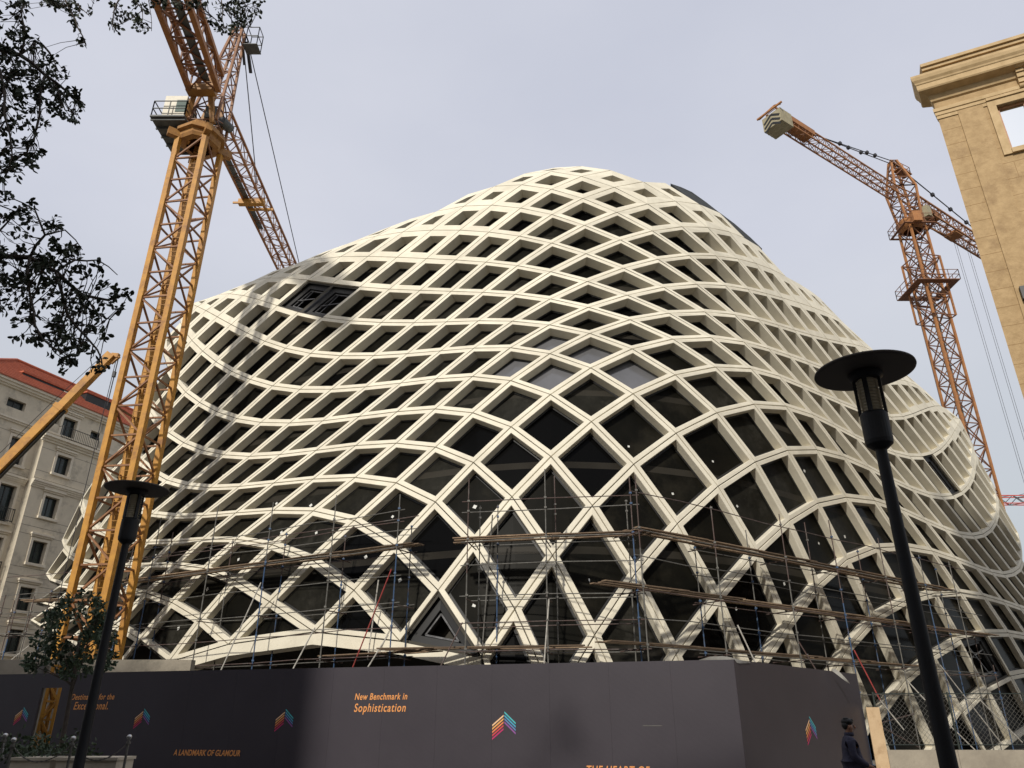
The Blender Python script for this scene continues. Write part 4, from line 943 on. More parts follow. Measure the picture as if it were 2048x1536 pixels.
def Lxy(px, py, o=0):
    p = onplane(px, py, Lp + Ln * o, Ln); return (p - Lp).dot(Lt), p.z
def boxL(mb, s0, s1, z0, z1, o0, o1, mi=0):
    c = Lpt((s0 + s1) / 2, (z0 + z1) / 2, (o0 + o1) / 2)
    mb.box(c, (abs(s1 - s0), abs(o1 - o0), abs(z1 - z0)), ax=(Lt, -Ln, UZ), mi=mi)
zE = 26.2
# windows: (px, py, width, height, offset plane)
bay0, _ = Lxy(66, 960, .7); bay1, _ = Lxy(196, 930, .7)
_, zB = Lxy(140, 885, .7)
wins = []
for px, py, w, h, o in [(125, 931, 1.25, 1.55, .7), (100, 1015, 1.25, 1.65, .7), (75, 1105, 1.2, 1.7, .7), (50, 1198, 1.2, 1.7, .7), (29, 1283, 1.2, 1.7, .7),
                        (33, 809, 1.5, .7, 0), (108, 839, 1.0, .6, 0), (193, 872, 1.2, .7, 0), (137, 859, 1.3, 1.9, 0), (33, 902, 1.3, 2.1, 0), (8, 1005, 1.3, 2.8, 0), (-20, 1110, 1.3, 2.8, 0), (170, 1240, 1.2, 1.7, 0), (215, 1080, 1.2, 1.7, 0)]:
    s, z = Lxy(px, py, o); wins.append((s, z, w, h, o))
def wallholes(mb, s0, s1, z0, z1, o, holes, mi=0):
    hs_ = sorted(holes, key=lambda q: q[0]); xs = sorted({s0, s1} | {q[0] - q[2] / 2 for q in hs_} | {q[0] + q[2] / 2 for q in hs_}); zs = sorted({z0, z1} | {q[1] - q[3] / 2 for q in hs_} | {q[1] + q[3] / 2 for q in hs_})
    for a, b in zip(xs[:-1], xs[1:]):
        for c_, d_ in zip(zs[:-1], zs[1:]):
            m1, m2 = (a + b) / 2, (c_ + d_) / 2
            if any(abs(m1 - q[0]) < q[2] / 2 and abs(m2 - q[1]) < q[3] / 2 for q in hs_): continue
            mb.quad(Lpt(a, c_, o), Lpt(b, c_, o), Lpt(b, d_, o), Lpt(a, d_, o), mi)
    for q in hs_:
        s, z, w, h = q[:4]; dd = .42
        A = [Lpt(s - w / 2, z - h / 2, o), Lpt(s + w / 2, z - h / 2, o), Lpt(s + w / 2, z + h / 2, o), Lpt(s - w / 2, z + h / 2, o)]
        B = [p - Ln * dd for p in A]
        for k in range(4): mb.quad(A[k], A[(k + 1) % 4], B[(k + 1) % 4], B[k], mi)
wl = MB()
wallholes(wl, -22, bay0, 0, zE, 0, [w for w in wins if w[4] == 0 and w[0] < bay0])
wallholes(wl, bay0, bay1, zB, zE, 0, [w for w in wins if w[4] == 0 and bay0 <= w[0] < bay1])
wallholes(wl, bay1, 16, 0, zE, 0, [w for w in wins if w[4] == 0 and w[0] >= bay1])
wallholes(wl, bay0, bay1, 0, zB, .7, [w for w in wins if w[4] > 0])
for sb in (bay0, bay1): wl.quad(Lpt(sb, 0, 0), Lpt(sb, 0, .7), Lpt(sb, zB, .7), Lpt(sb, zB, 0))
wl.quad(Lpt(bay0, zB, 0), Lpt(bay1, zB, 0), Lpt(bay1, zB, .7), Lpt(bay0, zB, .7))
wl.quad(Lpt(16, 0, 0), Lpt(16, 0, -14), Lpt(16, zE, -14), Lpt(16, zE, 0)); wl.quad(Lpt(-22, 0, 0), Lpt(-22, 0, -14), Lpt(-22, zE, -14), Lpt(-22, zE, 0)); wl.quad(Lpt(-22, 0, -14), Lpt(16, 0, -14), Lpt(16, zE, -14), Lpt(-22, zE, -14))
cpart(wl, 'wall', M['stoneL'], hb_)
# masonry joints as thin recess lines set 3 mm proud
jm = MB(); z = .6
while z < zB - .2:
    if not any(w[4] > 0 and abs(z - w[1]) < w[3] / 2 for w in wins): boxL(jm, bay0, bay1, z, z + .03, .699, .703)
    if not any(w[4] == 0 and w[0] < bay0 and abs(z - w[1]) < w[3] / 2 for w in wins): boxL(jm, -22, bay0, z, z + .03, -.001, .003)
    z += .62
cpart(jm, 'masonry_joints', M['joint'], hb_)
for s, z, w, h, o in wins:
    f = MB()
    for a in (-1, 1): boxL(f, s + a * (w / 2 - .05) - .05, s + a * (w / 2 - .05) + .05, z - h / 2, z + h / 2, o - .40, o - .33)
    boxL(f, s - .03, s + .03, z - h / 2, z + h / 2, o - .40, o - .34)
    for a in (-1, 1): boxL(f, s - w / 2 + .1, s + w / 2 - .1, z + a * (h / 2 - .05) - .05, z + a * (h / 2 - .05) + .05, o - .40, o - .335)
    wo_ = cpart(f, 'window', M['iron'], hb_)
    f = MB(); boxL(f, s - w / 2, s + w / 2, z - h / 2, z + h / 2, o - .43, o - .38); cpart(f, 'pane', M['pane'], wo_)
    if h > 1:
        f = MB(); boxL(f, s - w / 2 - .25, s + w / 2 + .25, z - h / 2 - .2, z - h / 2 - .005, o + .003, o + .16); cpart(f, 'sill', M['stoneLt'], wo_)
        f = MB(); boxL(f, s - w / 2 - .35, s + w / 2 + .35, z + h / 2 + .42, z + h / 2 + .56, o + .003, o + .20); boxL(f, s - w / 2 - .28, s + w / 2 + .28, z + h / 2 + .28, z + h / 2 + .418, o + .003, o + .10); cpart(f, 'hood_mould', M['stoneLt'], wo_)
        f = MB()
        for a in (-1, 1): boxL(f, s + a * (w / 2 + .10) - .1, s + a * (w / 2 + .10) + .1, z - h / 2, z + h / 2 + .2, o + .003, o + .05)
        boxL(f, s - w / 2 - .2, s + w / 2 + .2, z + h / 2 + .003, z + h / 2 + .2, o + .002, o + .045); cpart(f, 'surround', M['stoneLt'], wo_)
def cornice(z, s0, s1, o, steps, name='cornice'):
    f = MB()
    zz = z
    for dz, do in steps:
        boxL(f, s0, s1, zz, zz + dz - .002, o - .05, o + do); zz += dz
    cpart(f, name, M['stoneLt'], hb_)
_, zc1 = Lxy(20, 812); 
cornice(zE - .55, -22, 16, 0, [(.15, .15), (.2, .3), (.2, .45)])
_, zc1 = Lxy(10, 836)
cornice(zc1 - .1, -22, 16, 0, [(.15, .12), (.15, .22)])
cornice(zB - .55, bay0 - .25, bay1 + .25, .7, [(.18, .12), (.18, .25), (.2, .42)])
_, zc2 = Lxy(120, 980, .7)
cornice(zc2 - .3, bay0 - .1, bay1 + .1, .7, [(.14, .08), (.14, .16), (.14, .24), (.14, .32)])
cornice(zc2 - .3, -22, bay0 - .12, 0, [(.14, .08), (.14, .16), (.14, .24), (.14, .32)])
_, zc3 = Lxy(80, 1140, .7)
cornice(zc3 - 7.6, bay0 - .1, bay1 + .1, .7, [(.14, .10), (.14, .2)])
# balcony railings
def balcony(s, z, w, o):
    f = MB(); n_ = int(w / .16)
    for zz in (.08, 1.0): f.bar(Lpt(s - w / 2, z + zz, o), Lpt(s + w / 2, z + zz, o), .045)
    for k in range(n_ + 1): f.bar(Lpt(s - w / 2 + w * k / n_, z, o), Lpt(s - w / 2 + w * k / n_, z + 1.0, o), .022)
    for a in (-1, 1): f.bar(Lpt(s + a * w / 2, z + 1.0, o), Lpt(s + a * w / 2, z + 1.0, o - .5), .04); f.bar(Lpt(s + a * w / 2, z, o), Lpt(s + a * w / 2, z + 1.05, o), .05)
    cpart(f, 'balcony_railing', M['iron'], hb_)
balcony((bay0 + bay1) / 2 + .2, zB + .05, 3.4, 1.0)
for w_ in (wins[10], wins[11]): balcony(w_[0], w_[1] - w_[3] / 2, 1.6, .3)
# roof: hipped, red tiles in raised courses
rf = MB()
pk = onplane(33, 722, Lp - Ln * 4.2, Ln); s_pk = (pk - Lp).dot(Lt); zR = pk.z
ev = .55
def roofpt(s, f, flip=False): # f 0 eave ..1 ridge on the street slope
    return Lpt(s, zE + (zR - zE) * f, ev - (ev + 4.2) * f)
ncourse = 13
for k in range(ncourse):
    f0, f1 = k / ncourse, (k + 1) / ncourse
    s0a = (s_pk - 6) + 6 * f0; s0b = (s_pk - 6) + 6 * f1
    a = roofpt(s0a, f0) + UZ * .12; b = roofpt(16, f0) + UZ * .12; c_ = roofpt(16, f1) + UZ * .02; d_ = roofpt(s0b, f1) + UZ * .02
    rf.quad(a, b, c_, d_); rf.quad(a, b, b - UZ * .12, a - UZ * .12)
    # left slope of the hip
    a2 = Lpt(s0a, zE + (zR - zE) * f0, ev - (ev + 4.2) * f0) + UZ * .12
    e2 = Lpt(s0a, zE + (zR - zE) * f0, -14); e3 = Lpt(s0b, zE + (zR - zE) * f1, -14)
    rf.quad(a2, d_, e3, e2)
rf.quad(roofpt(s_pk, 1), roofpt(16, 1), Lpt(16, zE, -14), Lpt(s_pk - 6, zE, -14))
# lower wing roof to the left
a = Lpt(-22, zE, ev); 
for k in range(8):
    f0, f1 = k / 8, (k + 1) / 8
    h_ = (zR - zE) * .82
    A_ = Lpt(-22, zE + h_ * f0 + .1, ev - 3.6 * f0); B_ = Lpt(s_pk - 5.2, zE + h_ * f0 + .1, ev - 3.6 * f0); C_ = Lpt(s_pk - 5.2, zE + h_ * f1, ev - 3.6 * f1); D_ = Lpt(-22, zE + h_ * f1, ev - 3.6 * f1)
    rf.quad(A_, B_, C_, D_); rf.quad(A_, B_, B_ - UZ * .1, A_ - UZ * .1)
rf.quad(Lpt(-22, zE, -14), Lpt(16, zE, -14), Lpt(16, zE, ev), Lpt(-22, zE, ev))
roof = cpart(rf, 'roof', M['tile'], hb_)
rr = MB(); rr.tube([roofpt(s_pk - 6, 0) + UZ * .15, roofpt(s_pk, 1) + UZ * .12, roofpt(16, 1) + UZ * .12], .13, 8); cpart(rr, 'ridge_tiles', M['tile'], roof)
for px, py, w in ((80, 775, 4.2), (192, 808, 3.2)):
    f = MB(); p = onplane(px, py, Lp - Ln * 1.9, Ln); s = (p - Lp).dot(Lt); z = p.z
    boxL(f, s - w / 2, s + w / 2, z - .55, z + .35, -2.9, -1.2)
    dm = cpart(f, 'roof_recess', M['iron'], roof)
    f = MB(); boxL(f, s - w / 2, s + w / 2, z - .62, z - .5, -1.19, -1.0); boxL(f, s + w / 2 - .5, s + w / 2, z - .5, z + .2, -1.19, -1.05); cpart(f, 'recess_parapet', M['stoneLt'], roof)
    f = MB(); boxL(f, s - w / 2 - .1, s + w / 2 + .1, z + .352, z + .5, -3.0, -1.1); cpart(f, 'recess_cover', M['tile'], roof)

# ---------------------------------------------------------------- sandstone building, right
M['sand'] = mat('golden_travertine', (.42, .29, .145), .8, var=(.31, .205, .095), scale=2.6, detail=14, var2=(.25, .16, .075), scale2=.9, bump=.6, bscale=7)
M['sandt'] = mat('golden_travertine_trim', (.50, .36, .19), .75, var=(.37, .255, .12), scale=2.0, detail=8)
M['winwood'] = mat('window_wood', (.40, .20, .09), .5, var=(.3, .14, .06), scale=4)
M['skyglass'] = mat('mirror_pane', (.80, .86, .90), .04, metal=1.0)
K = Vector((20.9, 28.16, 0)); Rt = Vector((.905, -.42, 0)).normalized(); Rn = Vector((Rt.y, -Rt.x, 0)); Rb = Vector((.70, .714, 0)).normalized()
rb = tag(empty('sandstone_building', (K.x, K.y, 0)), 'golden sandstone building with a heavy moulded cornice at the right edge', 'building')
def Kp(s, z, o=0): return K + Rt * s + UZ * z + Rn * o
def boxK(mb, s0, s1, z0, z1, o0, o1, mi=0):
    mb.box(Kp((s0 + s1) / 2, (z0 + z1) / 2, (o0 + o1) / 2), (abs(s1 - s0), abs(o1 - o0), abs(z1 - z0)), ax=(Rt, -Rn, UZ), mi=mi)
def Kxy(px, py):
    p = onplane(px, py, K, Rn); return (p - K).dot(Rt), p.z
ws0, wz1 = Kxy(1992, 213); _, wz0 = Kxy(2012, 302); ws1 = ws0 + 2.3
mb = MB(); W_ = 13
for (a, b, c_, d_) in ((0, ws0, 0, 30.6), (ws0, ws1, 0, wz0), (ws0, ws1, wz1, 30.6), (ws1, W_, 0, 30.6)):
    mb.quad(Kp(a, c_), Kp(b, c_), Kp(b, d_), Kp(a, d_))
for (a, b) in (((ws0, wz0), (ws1, wz0)), ((ws1, wz0), (ws1, wz1)), ((ws1, wz1), (ws0, wz1)), ((ws0, wz1), (ws0, wz0))):
    mb.quad(Kp(*a), Kp(*b), Kp(*b, -.35), Kp(*a, -.35))
q0 = K + Rb * 14; q1 = Kp(W_, 0) + Rb * 14
mb.quad(K, q0, q0 + UZ * 30.6, K + UZ * 30.6); mb.quad(Kp(W_, 0), q1, q1 + UZ * 30.6, Kp(W_, 30.6)); mb.quad(q0, q1, q1 + UZ * 30.6, q0 + UZ * 30.6)
mb.quad(K + UZ * 30.6, Kp(W_, 30.6), q1 + UZ * 30.6, q0 + UZ * 30.6)
cpart(mb, 'wall', M['sand'], rb)
# block joints
jm = MB(); M['joint2'] = mat('travertine_joint', (.26, .16, .07), .9)
z = 8.0; r_ = 0
while z < 28.6:
    boxK(jm, .0, ws0 - .05 if wz0 - .3 < z < wz1 + .3 else W_, z, z + .022, -.001, .003)
    for k in range(9):
        s = .9 + k * 1.45 + (.72 if r_ % 2 else 0)
        if s < W_ and not (ws0 - .1 < s < ws1 + .1 and wz0 - 1.2 < z < wz1 + .3): boxK(jm, s, s + .018, z + .022, z + .88, -.001, .003)
    z += .9; r_ += 1
cpart(jm, 'stone_joints', M['joint2'], rb)
# vertical pilaster strip and window
pl = MB(); boxK(pl, .85, 1.9, 0, 28.7, .004, .07); cpart(pl, 'pilaster', M['sand'], rb)
f = MB()
for a, b, c_, d_ in ((ws0, ws0 + .12, wz0, wz1), (ws1 - .12, ws1, wz0, wz1), (ws0 + .12, ws1 - .12, wz1 - .12, wz1), (ws0 + .12, ws1 - .12, wz0, wz0 + .12), ((ws0 + ws1) / 2 - .05, (ws0 + ws1) / 2 + .05, wz0 + .12, wz1 - .12)):
    boxK(f, a, b, c_, d_, -.30, -.16)
wk_ = cpart(f, 'window', M['winwood'], rb)
f = MB(); boxK(f, ws0 + .1, ws1 - .1, wz0 + .1, wz1 - .1, -.26, -.22); cpart(f, 'pane', M['skyglass'], wk_)
f = MB()
boxK(f, ws0 - .34, ws0 - .003, wz0 - .25, wz1 + .35, .003, .09); boxK(f, ws0 - .003, ws1 + .3, wz1 + .003, wz1 + .35, .003, .09); boxK(f, ws0 - .34, ws1 + .3, wz1 + .352, wz1 + .5, .003, .16); boxK(f, ws0 - .003, ws1 + .3, wz0 - .25, wz0 - .003, .003, .16)
cpart(f, 'surround', M['sandt'], wk_)
# mouldings: profile (out, z) swept along the face and returned round the corner
def sweep(prof, name, s1=W_, ret=.7, m='sandt', ext=.95):
    f = MB(); n_ = len(prof)
    rows_ = []
    for path in range(3):
        row = []
        for o, z in prof:
            if path == 0: p = K + Rb * ret + UZ * z - Rt * o * ext
            elif path == 1: p = Kp(-o * ext, z, o)
            else: p = Kp(s1, z, o)
            row.append(p)
        rows_.append(row)
    for a, b in zip(rows_[:-1], rows_[1:]):
        for k in range(n_ - 1): f.quad(a[k], b[k], b[k + 1], a[k + 1])
    f.add(rows_[0], [tuple(range(n_))]); f.add(rows_[2], [tuple(range(n_))])
    return cpart(f, name, M[m], rb)
sweep([(0, 28.55), (.05, 28.55), (.05, 28.72), (.09, 28.75), (.09, 28.92), (.14, 28.95), (.14, 29.15), (.0, 29.18)], 'architrave')
sweep([(0, 29.6), (.10, 29.65), (.16, 29.8), (.20, 29.95), (.62, 30.05), (.66, 30.12), (.66, 30.38), (.70, 30.42), (.72, 30.50), (.80, 30.62), (.84, 30.78), (.84, 30.9), (.0, 30.9)], 'cornice')
f = MB()
for o, z0_, z1_ in ((.52, 30.9, 31.10), (.56, 31.10, 31.22), (.66, 31.22, 31.40), (.76, 31.40, 31.58)):
    f.box(Kp((W_ - .15) / 2, (z0_ + z1_) / 2 + .002, o / 2 - .5), (W_ + .15 + (o - .52) * .6, 1 + o, z1_ - z0_ - .003), ax=(Rt, -Rn, UZ))
cpart(f, 'parapet', M['sandt'], rb)
f = MB(); sb, zb_ = Kxy(2040, 158)
for k in range(5): boxK(f, sb - .17 + .01 * k, sb + .17 - .01 * k, zb_ + .45 - k * .26, zb_ + .68 - k * .26, .004, .42 - k * .07)
f.tube([Kp(sb - .2, zb_ + .5, .42), Kp(sb + .2, zb_ + .5, .42)], .14, 12); f.tube([Kp(sb - .17, zb_ - .55, .16), Kp(sb + .17, zb_ - .55, .16)], .12, 12)
cpart(f, 'scroll_bracket', M['sandt'], rb)
f = MB(); sb, zb_ = Kxy(2046, 590); boxK(f, sb - .1, sb + .5, zb_ - .3, zb_ + .3, .003, .3); cpart(f, 'wall_lantern', M['iron'], rb)

# building across the street behind the viewer: keeps the left hoarding in shade
ob = MB()
sdir = Vector((math.sin(R(SUN_AZ - 180)), math.cos(R(SUN_AZ - 180)), 0)); sx_ = Vector((sdir.y, -sdir.x, 0))
crn = Vector((-5.5, 23.4, 0)) - sdir * 21.0
ob.box(crn - sx_ * 14 - sdir * 6 + UZ * 9.6, (28, 12, 19.2), ax=(sx_, sdir, UZ))
oc = tag(ob.build('street_building', M['occl']), 'plain rendered building on the near side of the street, out of frame', 'building')

ob = MB(); ob.box((0, -14, 10.7), (90, 8, 21.4))
for k in range(14): ob.box((-42 + 6.4 * k, -9.93, 12), (1.4, .12, 2.2)); ob.box((-42 + 6.4 * k, -9.93, 6), (1.4, .12, 2.2))
tag(ob.build('terrace_building', M['occl']), 'long plain terrace of buildings behind the viewer on the near side of the street', 'building')

# ---------------------------------------------------------------- scaffolding
def inter(px, py, A, n): return onplane(px, py, A, n)
def scaffold(name_label, A, B, tall, short, decks, rails, depth=1.1, braces=(), group=None, zcut=None, plankx=(0, 1), nb=3):
    A = Vector((*A, 0)); B = Vector((*B, 0)); d = (B - A).normalized(); n = Vector((-d.y, d.x, 0))   # n points to the building
    root = tag(empty('scaffolding', tuple(A)), name_label, 'scaffolding', group)
    Lw = (B - A).length; fr = []; bk = []
    for lst, off, dst in ((tall, 0, fr), (short, depth, bk)):
        for px, py in lst:
            p = inter(px, py, A + n * off, n)
            s = (p - A).dot(d); dst.append((s, p.z))
            f = MB(); x = A + d * s + n * off
            j = Vector((rng.uniform(-.04, .04), rng.uniform(-.03, .03), 0))
            zj = p.z * rng.uniform(.62, .8)
            f.tube([x, x + (j + UZ * zj) * 1.0], .027, 6)
            f.tube([x + j + UZ * zj, x + j + UZ * p.z], .024, 6, mi=1)
            for zz in decks + rails:
                if zz < p.z: f.box(x + j * (zz / p.z) + UZ * zz, (.09, .09, .07))
            f.box(x + UZ * .03, (.16, .16, .02))
            cpart(f, 'upright', [M['pole_blue'] if rng.random() < .6 else M['pole_steel'], M['pole_rust'] if rng.random() < .6 else M['pole_steel']], root)
    for off, lst in ((0, fr), (depth, bk)):
        if not lst: continue
        s0_, s1_ = min(q[0] for q in lst) - .3, max(q[0] for q in lst) + .3
        for zz in decks + rails:
            if zz in rails and off and rng.random() < .6: continue
            pts_ = []; k = max(2, int((s1_ - s0_) / 2.5))
            for i in range(k + 1):
                s = s0_ + (s1_ - s0_) * i / k
                pts_.append(A + d * s + n * (off + .04) + UZ * (zz - .06 + rng.uniform(-.05, .05)))
            f = MB(); f.tube(pts_, .020, 6); cpart(f, 'ledger', [M['pole_steel'], M['pole_rust'], M['pole_steel']][rng.randrange(3)], root)
    for s, zt_ in fr:
        for zz in decks:
            if zz < zt_:
                f = MB(); f.tube([A + d * s + n * -.15 + UZ * (zz - .14), A + d * s + n * (depth + .25) + UZ * (zz - .14)], .024, 6)
                cpart(f, 'transom', M['pole_rust'], root)
    for (p1, o1), (p2, o2), m_ in braces:
        a = inter(*p1, A + n * o1, n); b = inter(*p2, A + n * o2, n)
        f = MB(); f.tube([a, b], .028, 6); cpart(f, 'brace', M[m_], root)
    # decks
    for zz, x0_, x1_ in plankx:
        s = x0_
        while s < x1_ - .3:
            ln_ = min(rng.uniform(3.4, 4.2), x1_ - s + .4)
            for k in range(nb):
                f = MB(); o = .08 + k * (depth - .1) / nb + .1
                a = A + d * (s - rng.uniform(0, .3)) + n * (o + rng.uniform(-.03, .03)) + UZ * (zz + rng.uniform(0, .04)); b = A + d * (s + ln_ + rng.uniform(0, .35)) + n * (o + rng.uniform(-.04, .04)) + UZ * (zz + rng.uniform(0, .07))
                f.bar(a, b, .21, .04); cpart(f, 'plank', M['wood'], root)
            s += ln_
    return A, d, n, root
def sx(px, py, A, B):
    A = Vector((*A, 0)); B = Vector((*B, 0)); d = (B - A).normalized(); n = Vector((-d.y, d.x, 0))
    return (inter(px, py, A, n) - A).dot(d)
SA, SB_ = (-19.9, 38.7), (-4.0, 29.7)
scaffold('wood decked scaffolding on the left face of the domed building, over the entrance arch', SA, SB_,
    [(215, 1060), (322, 1035), (437, 1011), (549, 1005), (672, 990), (799, 989)], [(268, 1085), (347, 1064), (468, 1078), (575, 1064), (692, 1072), (824, 1052)],
    [4.0, 5.95, 8.1], [9.1, 9.6, 7.0, 5.0],
    braces=[(((783, 1138), 0), ((705, 1336), .1), 'pole_red'), (((776, 1270), 0), ((735, 1336), -.2), 'pole_white'), (((522, 1165), 0), ((440, 1345), -.3), 'pole_white'), (((630, 1255), 0), ((585, 1340), -.3), 'pole_white'), (((757, 1160), .8), ((735, 1320), .8), 'pole_white')],
    plankx=[(8.15, sx(236, 1158, SA, SB_), sx(826, 1096, SA, SB_)), (4.05, sx(640, 1300, SA, SB_), sx(830, 1320, SA, SB_))], group='scaffolding round the domed building')
CA, CB = (-2.6, 28.9), (5.1, 27.5)
scaffold('wood decked scaffolding wrapped round the nose of the domed building at centre', CA, CB,
    [(940, 955), (1089, 938), (1259, 953)], [(961, 1011), (995, 1010), (1108, 952), (1251, 1000)],
    [4.05, 5.95, 8.05], [9.55, 9.15, 7.1, 5.0],
    braces=[(((985, 1030), .9), ((962, 1330), .9), 'pole_steel'), (((1098, 1198), 0), ((1088, 1330), 0), 'pole_white'), (((925, 1245), 0), ((880, 1335), -.2), 'pole_rust')],
    plankx=[(8.1, sx(912, 1080, CA, CB), sx(1292, 1056, CA, CB)), (4.1, sx(760, 1318, CA, CB), sx(1140, 1310, CA, CB))], group='scaffolding round the domed building')
DA, DB = (5.35, 27.6), (26.5, 43.4)
scaffold('long wood decked scaffolding climbing the right face of the domed building behind the lamp', DA, DB,
    [(1272, 950), (1420, 1012), (1559, 1028), (1658, 1040), (1755, 1076), (1838, 1110), (1898, 1122), (1985, 1330)], [(1389, 1080), (1492, 1060), (1609, 1045), (1714, 1096), (1805, 1090), (1870, 1130), (1945, 1260)],
    [4.05, 6.0, 8.1], [9.5, 7.1, 5.0, 2.8],
    braces=[(((1475, 1250), -.1), ((1515, 1335), -.4), 'pole_white'), (((1597, 1283), -.1), ((1632, 1340), -.4), 'pole_rust'), (((1708, 1300), -.1), ((1760, 1400), -.6), 'pole_red'), (((1760, 1400), -.6), ((1808, 1460), -1.0), 'pole_white'), (((1815, 1362), -.2), ((1850, 1400), -.6), 'pole_white'), (((1880, 1330), -.2), ((2005, 1490), -1), 'pole_white'), (((1960, 1400), -.2), ((2045, 1485), -1), 'pole_white'), (((1878, 1430), -.2), ((1950, 1500), -1), 'pole_white'), (((1765, 1445), -.3), ((1828, 1428), -.3), 'pole_rust'), (((1765, 1455), -.3), ((1838, 1495), -.3), 'pole_rust')],
    plankx=[(8.15, sx(1290, 1060, DA, DB), sx(1903, 1180, DA, DB)), (6.05, sx(1225, 1172, DA, DB), sx(1990, 1270, DA, DB)), (4.1, sx(1240, 1302, DA, DB), sx(1860, 1360, DA, DB))], nb=3, group='scaffolding round the domed building')
EA, EB = (-31.5, 43.0), (-22.0, 40.2)
scaffold('small scaffolding tower at the far left end of the domed building beside the limestone building', EA, EB,
    [(12, 1190), (38, 1188), (70, 1192), (105, 1180), (142, 1165)], [(30, 1200), (62, 1200), (115, 1190)],
    [3.9, 6.0, 8.0], [9.0, 7.0, 5.0], plankx=[(7.6, sx(35, 1230, EA, EB), sx(130, 1208, EA, EB))], nb=3, braces=[(((60, 1290), 0), ((10, 1330), 0), 'pole_white'), (((75, 1300), 0), ((30, 1335), 0), 'pole_white')], group='scaffolding round the domed building')
# concrete retaining wall between hoarding and building, left
cwl = MB(); a = at(-80, 1325, 30.5); b = at(385, 1335, 30.5)
cwl.box(((a.x + b.x) / 2, 30.5, 1.9), (b.x - a.x, .4, 3.8)); cwl.box(((a.x + b.x) / 2, 30.18, 3.2), (b.x - a.x, .25, .14))
tag(cwl.build('retaining_wall', M['wallconc']), 'grey concrete retaining wall showing over the left hoarding', 'wall')

# ---------------------------------------------------------------- vegetation
def inpoly(x, y, P_):
    c = False; n_ = len(P_)
    for i in range(n_):
        x1, y1 = P_[i]; x2, y2 = P_[i - 1]
        if (y1 > y) != (y2 > y) and x < (x2 - x1) * (y - y1) / (y2 - y1) + x1: c = not c
    return c
def leaf(mb, p, d, L_, w, up, mi=0):
    d = d.normalized(); s = d.cross(up)
    if s.length < .05: s = d.cross(Vector((1, 0, 0)))
    s.normalize(); nn = s.cross(d)
    a = p; m1 = p + d * L_ * .45; e = p + d * L_
    l1 = m1 + s * w / 2 + nn * w * .18; r1 = m1 - s * w / 2 + nn * w * .18
    l2 = p + d * L_ * .78 + s * w * .42 + nn * w * .1; r2 = p + d * L_ * .78 - s * w * .42 + nn * w * .1
    m2 = p + d * L_ * .78
    mb.add([a, l1, m1, r1, l2, m2, r2, e], [(0, 1, 2), (0, 2, 3), (1, 4, 5, 2), (2, 5, 6, 3), (4, 7, 5), (5, 7, 6)], mi)
def rv(s=1):
    return Vector((rng.gauss(0, 1), rng.gauss(0, 1), rng.gauss(0, 1))).normalized() * s
rng = random.Random(11)
TY = 6.4
tree = tag(empty('street_tree', (-8.6, 5.2, 0)), 'large overhanging tree whose dark leafy branches fill the upper left corner', 'tree')
tk = MB(); tk.tube([(-8.6, 5.2, 0), (-8.5, 5.3, 2.5), (-8.3, 5.5, 5.0), (-7.9, 5.6, 7.5), (-7.3, 5.8, 9.5)], [.26, .22, .19, .15, .10], 10)
cpart(tk, 'trunk', M['bark'], tree, True)
# limbs: pixel polylines at a depth; roots run to the trunk
limbs = [([(-150, 560, 6.0), (-40, 515, 6.3), (60, 515, 6.4), (112, 543, 6.5), (165, 590, 6.6), (215, 600, 6.8), (250, 588, 6.9)], .035),
         ([(60, 515, 6.4), (90, 470, 6.3), (70, 420, 6.2), (20, 395, 6.1)], .016), ([(112, 543, 6.5), (128, 600, 6.4), (150, 650, 6.3), (195, 700, 6.2), (205, 735, 6.2)], .018),
         ([(60, 515, 6.4), (60, 590, 6.2), (70, 650, 6.1), (110, 700, 6.0)], .016), ([(165, 590, 6.6), (190, 625, 6.6), (225, 640, 6.6)], .012), ([(112, 543, 6.5), (150, 520, 6.6), (195, 520, 6.7), (235, 550, 6.8)], .014), ([(90, 470, 6.3), (130, 460, 6.4), (165, 500, 6.5)], .011), ([(-40, 515, 6.3), (10, 450, 6.2), (40, 410, 6.2)], .014),
         ([(-150, 100, 6.3), (-30, 95, 6.3), (40, 110, 6.3), (90, 150, 6.4), (130, 180, 6.5), (170, 210, 6.5)], .032), ([(40, 110, 6.3), (50, 60, 6.2), (45, 10, 6.2)], .016), ([(40, 110, 6.3), (70, 80, 6.4), (100, 105, 6.4), (118, 145, 6.4)], .012), ([(90, 150, 6.4), (80, 210, 6.3), (70, 270, 6.3), (50, 310, 6.3)], .014), ([(-30, 95, 6.3), (10, 190, 6.1), (20, 270, 6.1), (15, 345, 6.1)], .018), ([(90, 150, 6.4), (130, 220, 6.4), (150, 228, 6.4)], .010),
         ([(-150, -60, 6.8), (0, -60, 6.8), (120, -40, 6.9), (140, 20, 6.9), (155, 55, 6.9), (172, 92, 6.9)], .022), ([(120, -40, 6.9), (160, 15, 7.0), (180, 33, 7.0)], .009), ([(120, -40, 6.9), (245, -30, 7.0), (232, 10, 7.0), (225, 60, 7.0)], .012), ([(245, -30, 7.0), (285, 20, 7.1), (270, 32, 7.1), (232, 52, 7.1)], .009), ([(245, -30, 7.0), (300, -20, 7.1), (302, 30, 7.1), (303, 62, 7.1)], .006), ([(285, 20, 7.1), (282, 50, 7.1)], .005),
         ([(245, -30, 7.0), (350, -40, 7.4), (430, -30, 7.6), (445, 15, 7.6), (450, 60, 7.6)], .016), ([(430, -30, 7.6), (480, -5, 7.7), (500, 25, 7.7)], .010), ([(430, -30, 7.6), (410, 20, 7.6), (440, 45, 7.6)], .008), ([(350, -40, 7.4), (345, 10, 7.4)], .008), ([(445, 15, 7.6), (475, 40, 7.6), (505, 55, 7.6)], .008)]
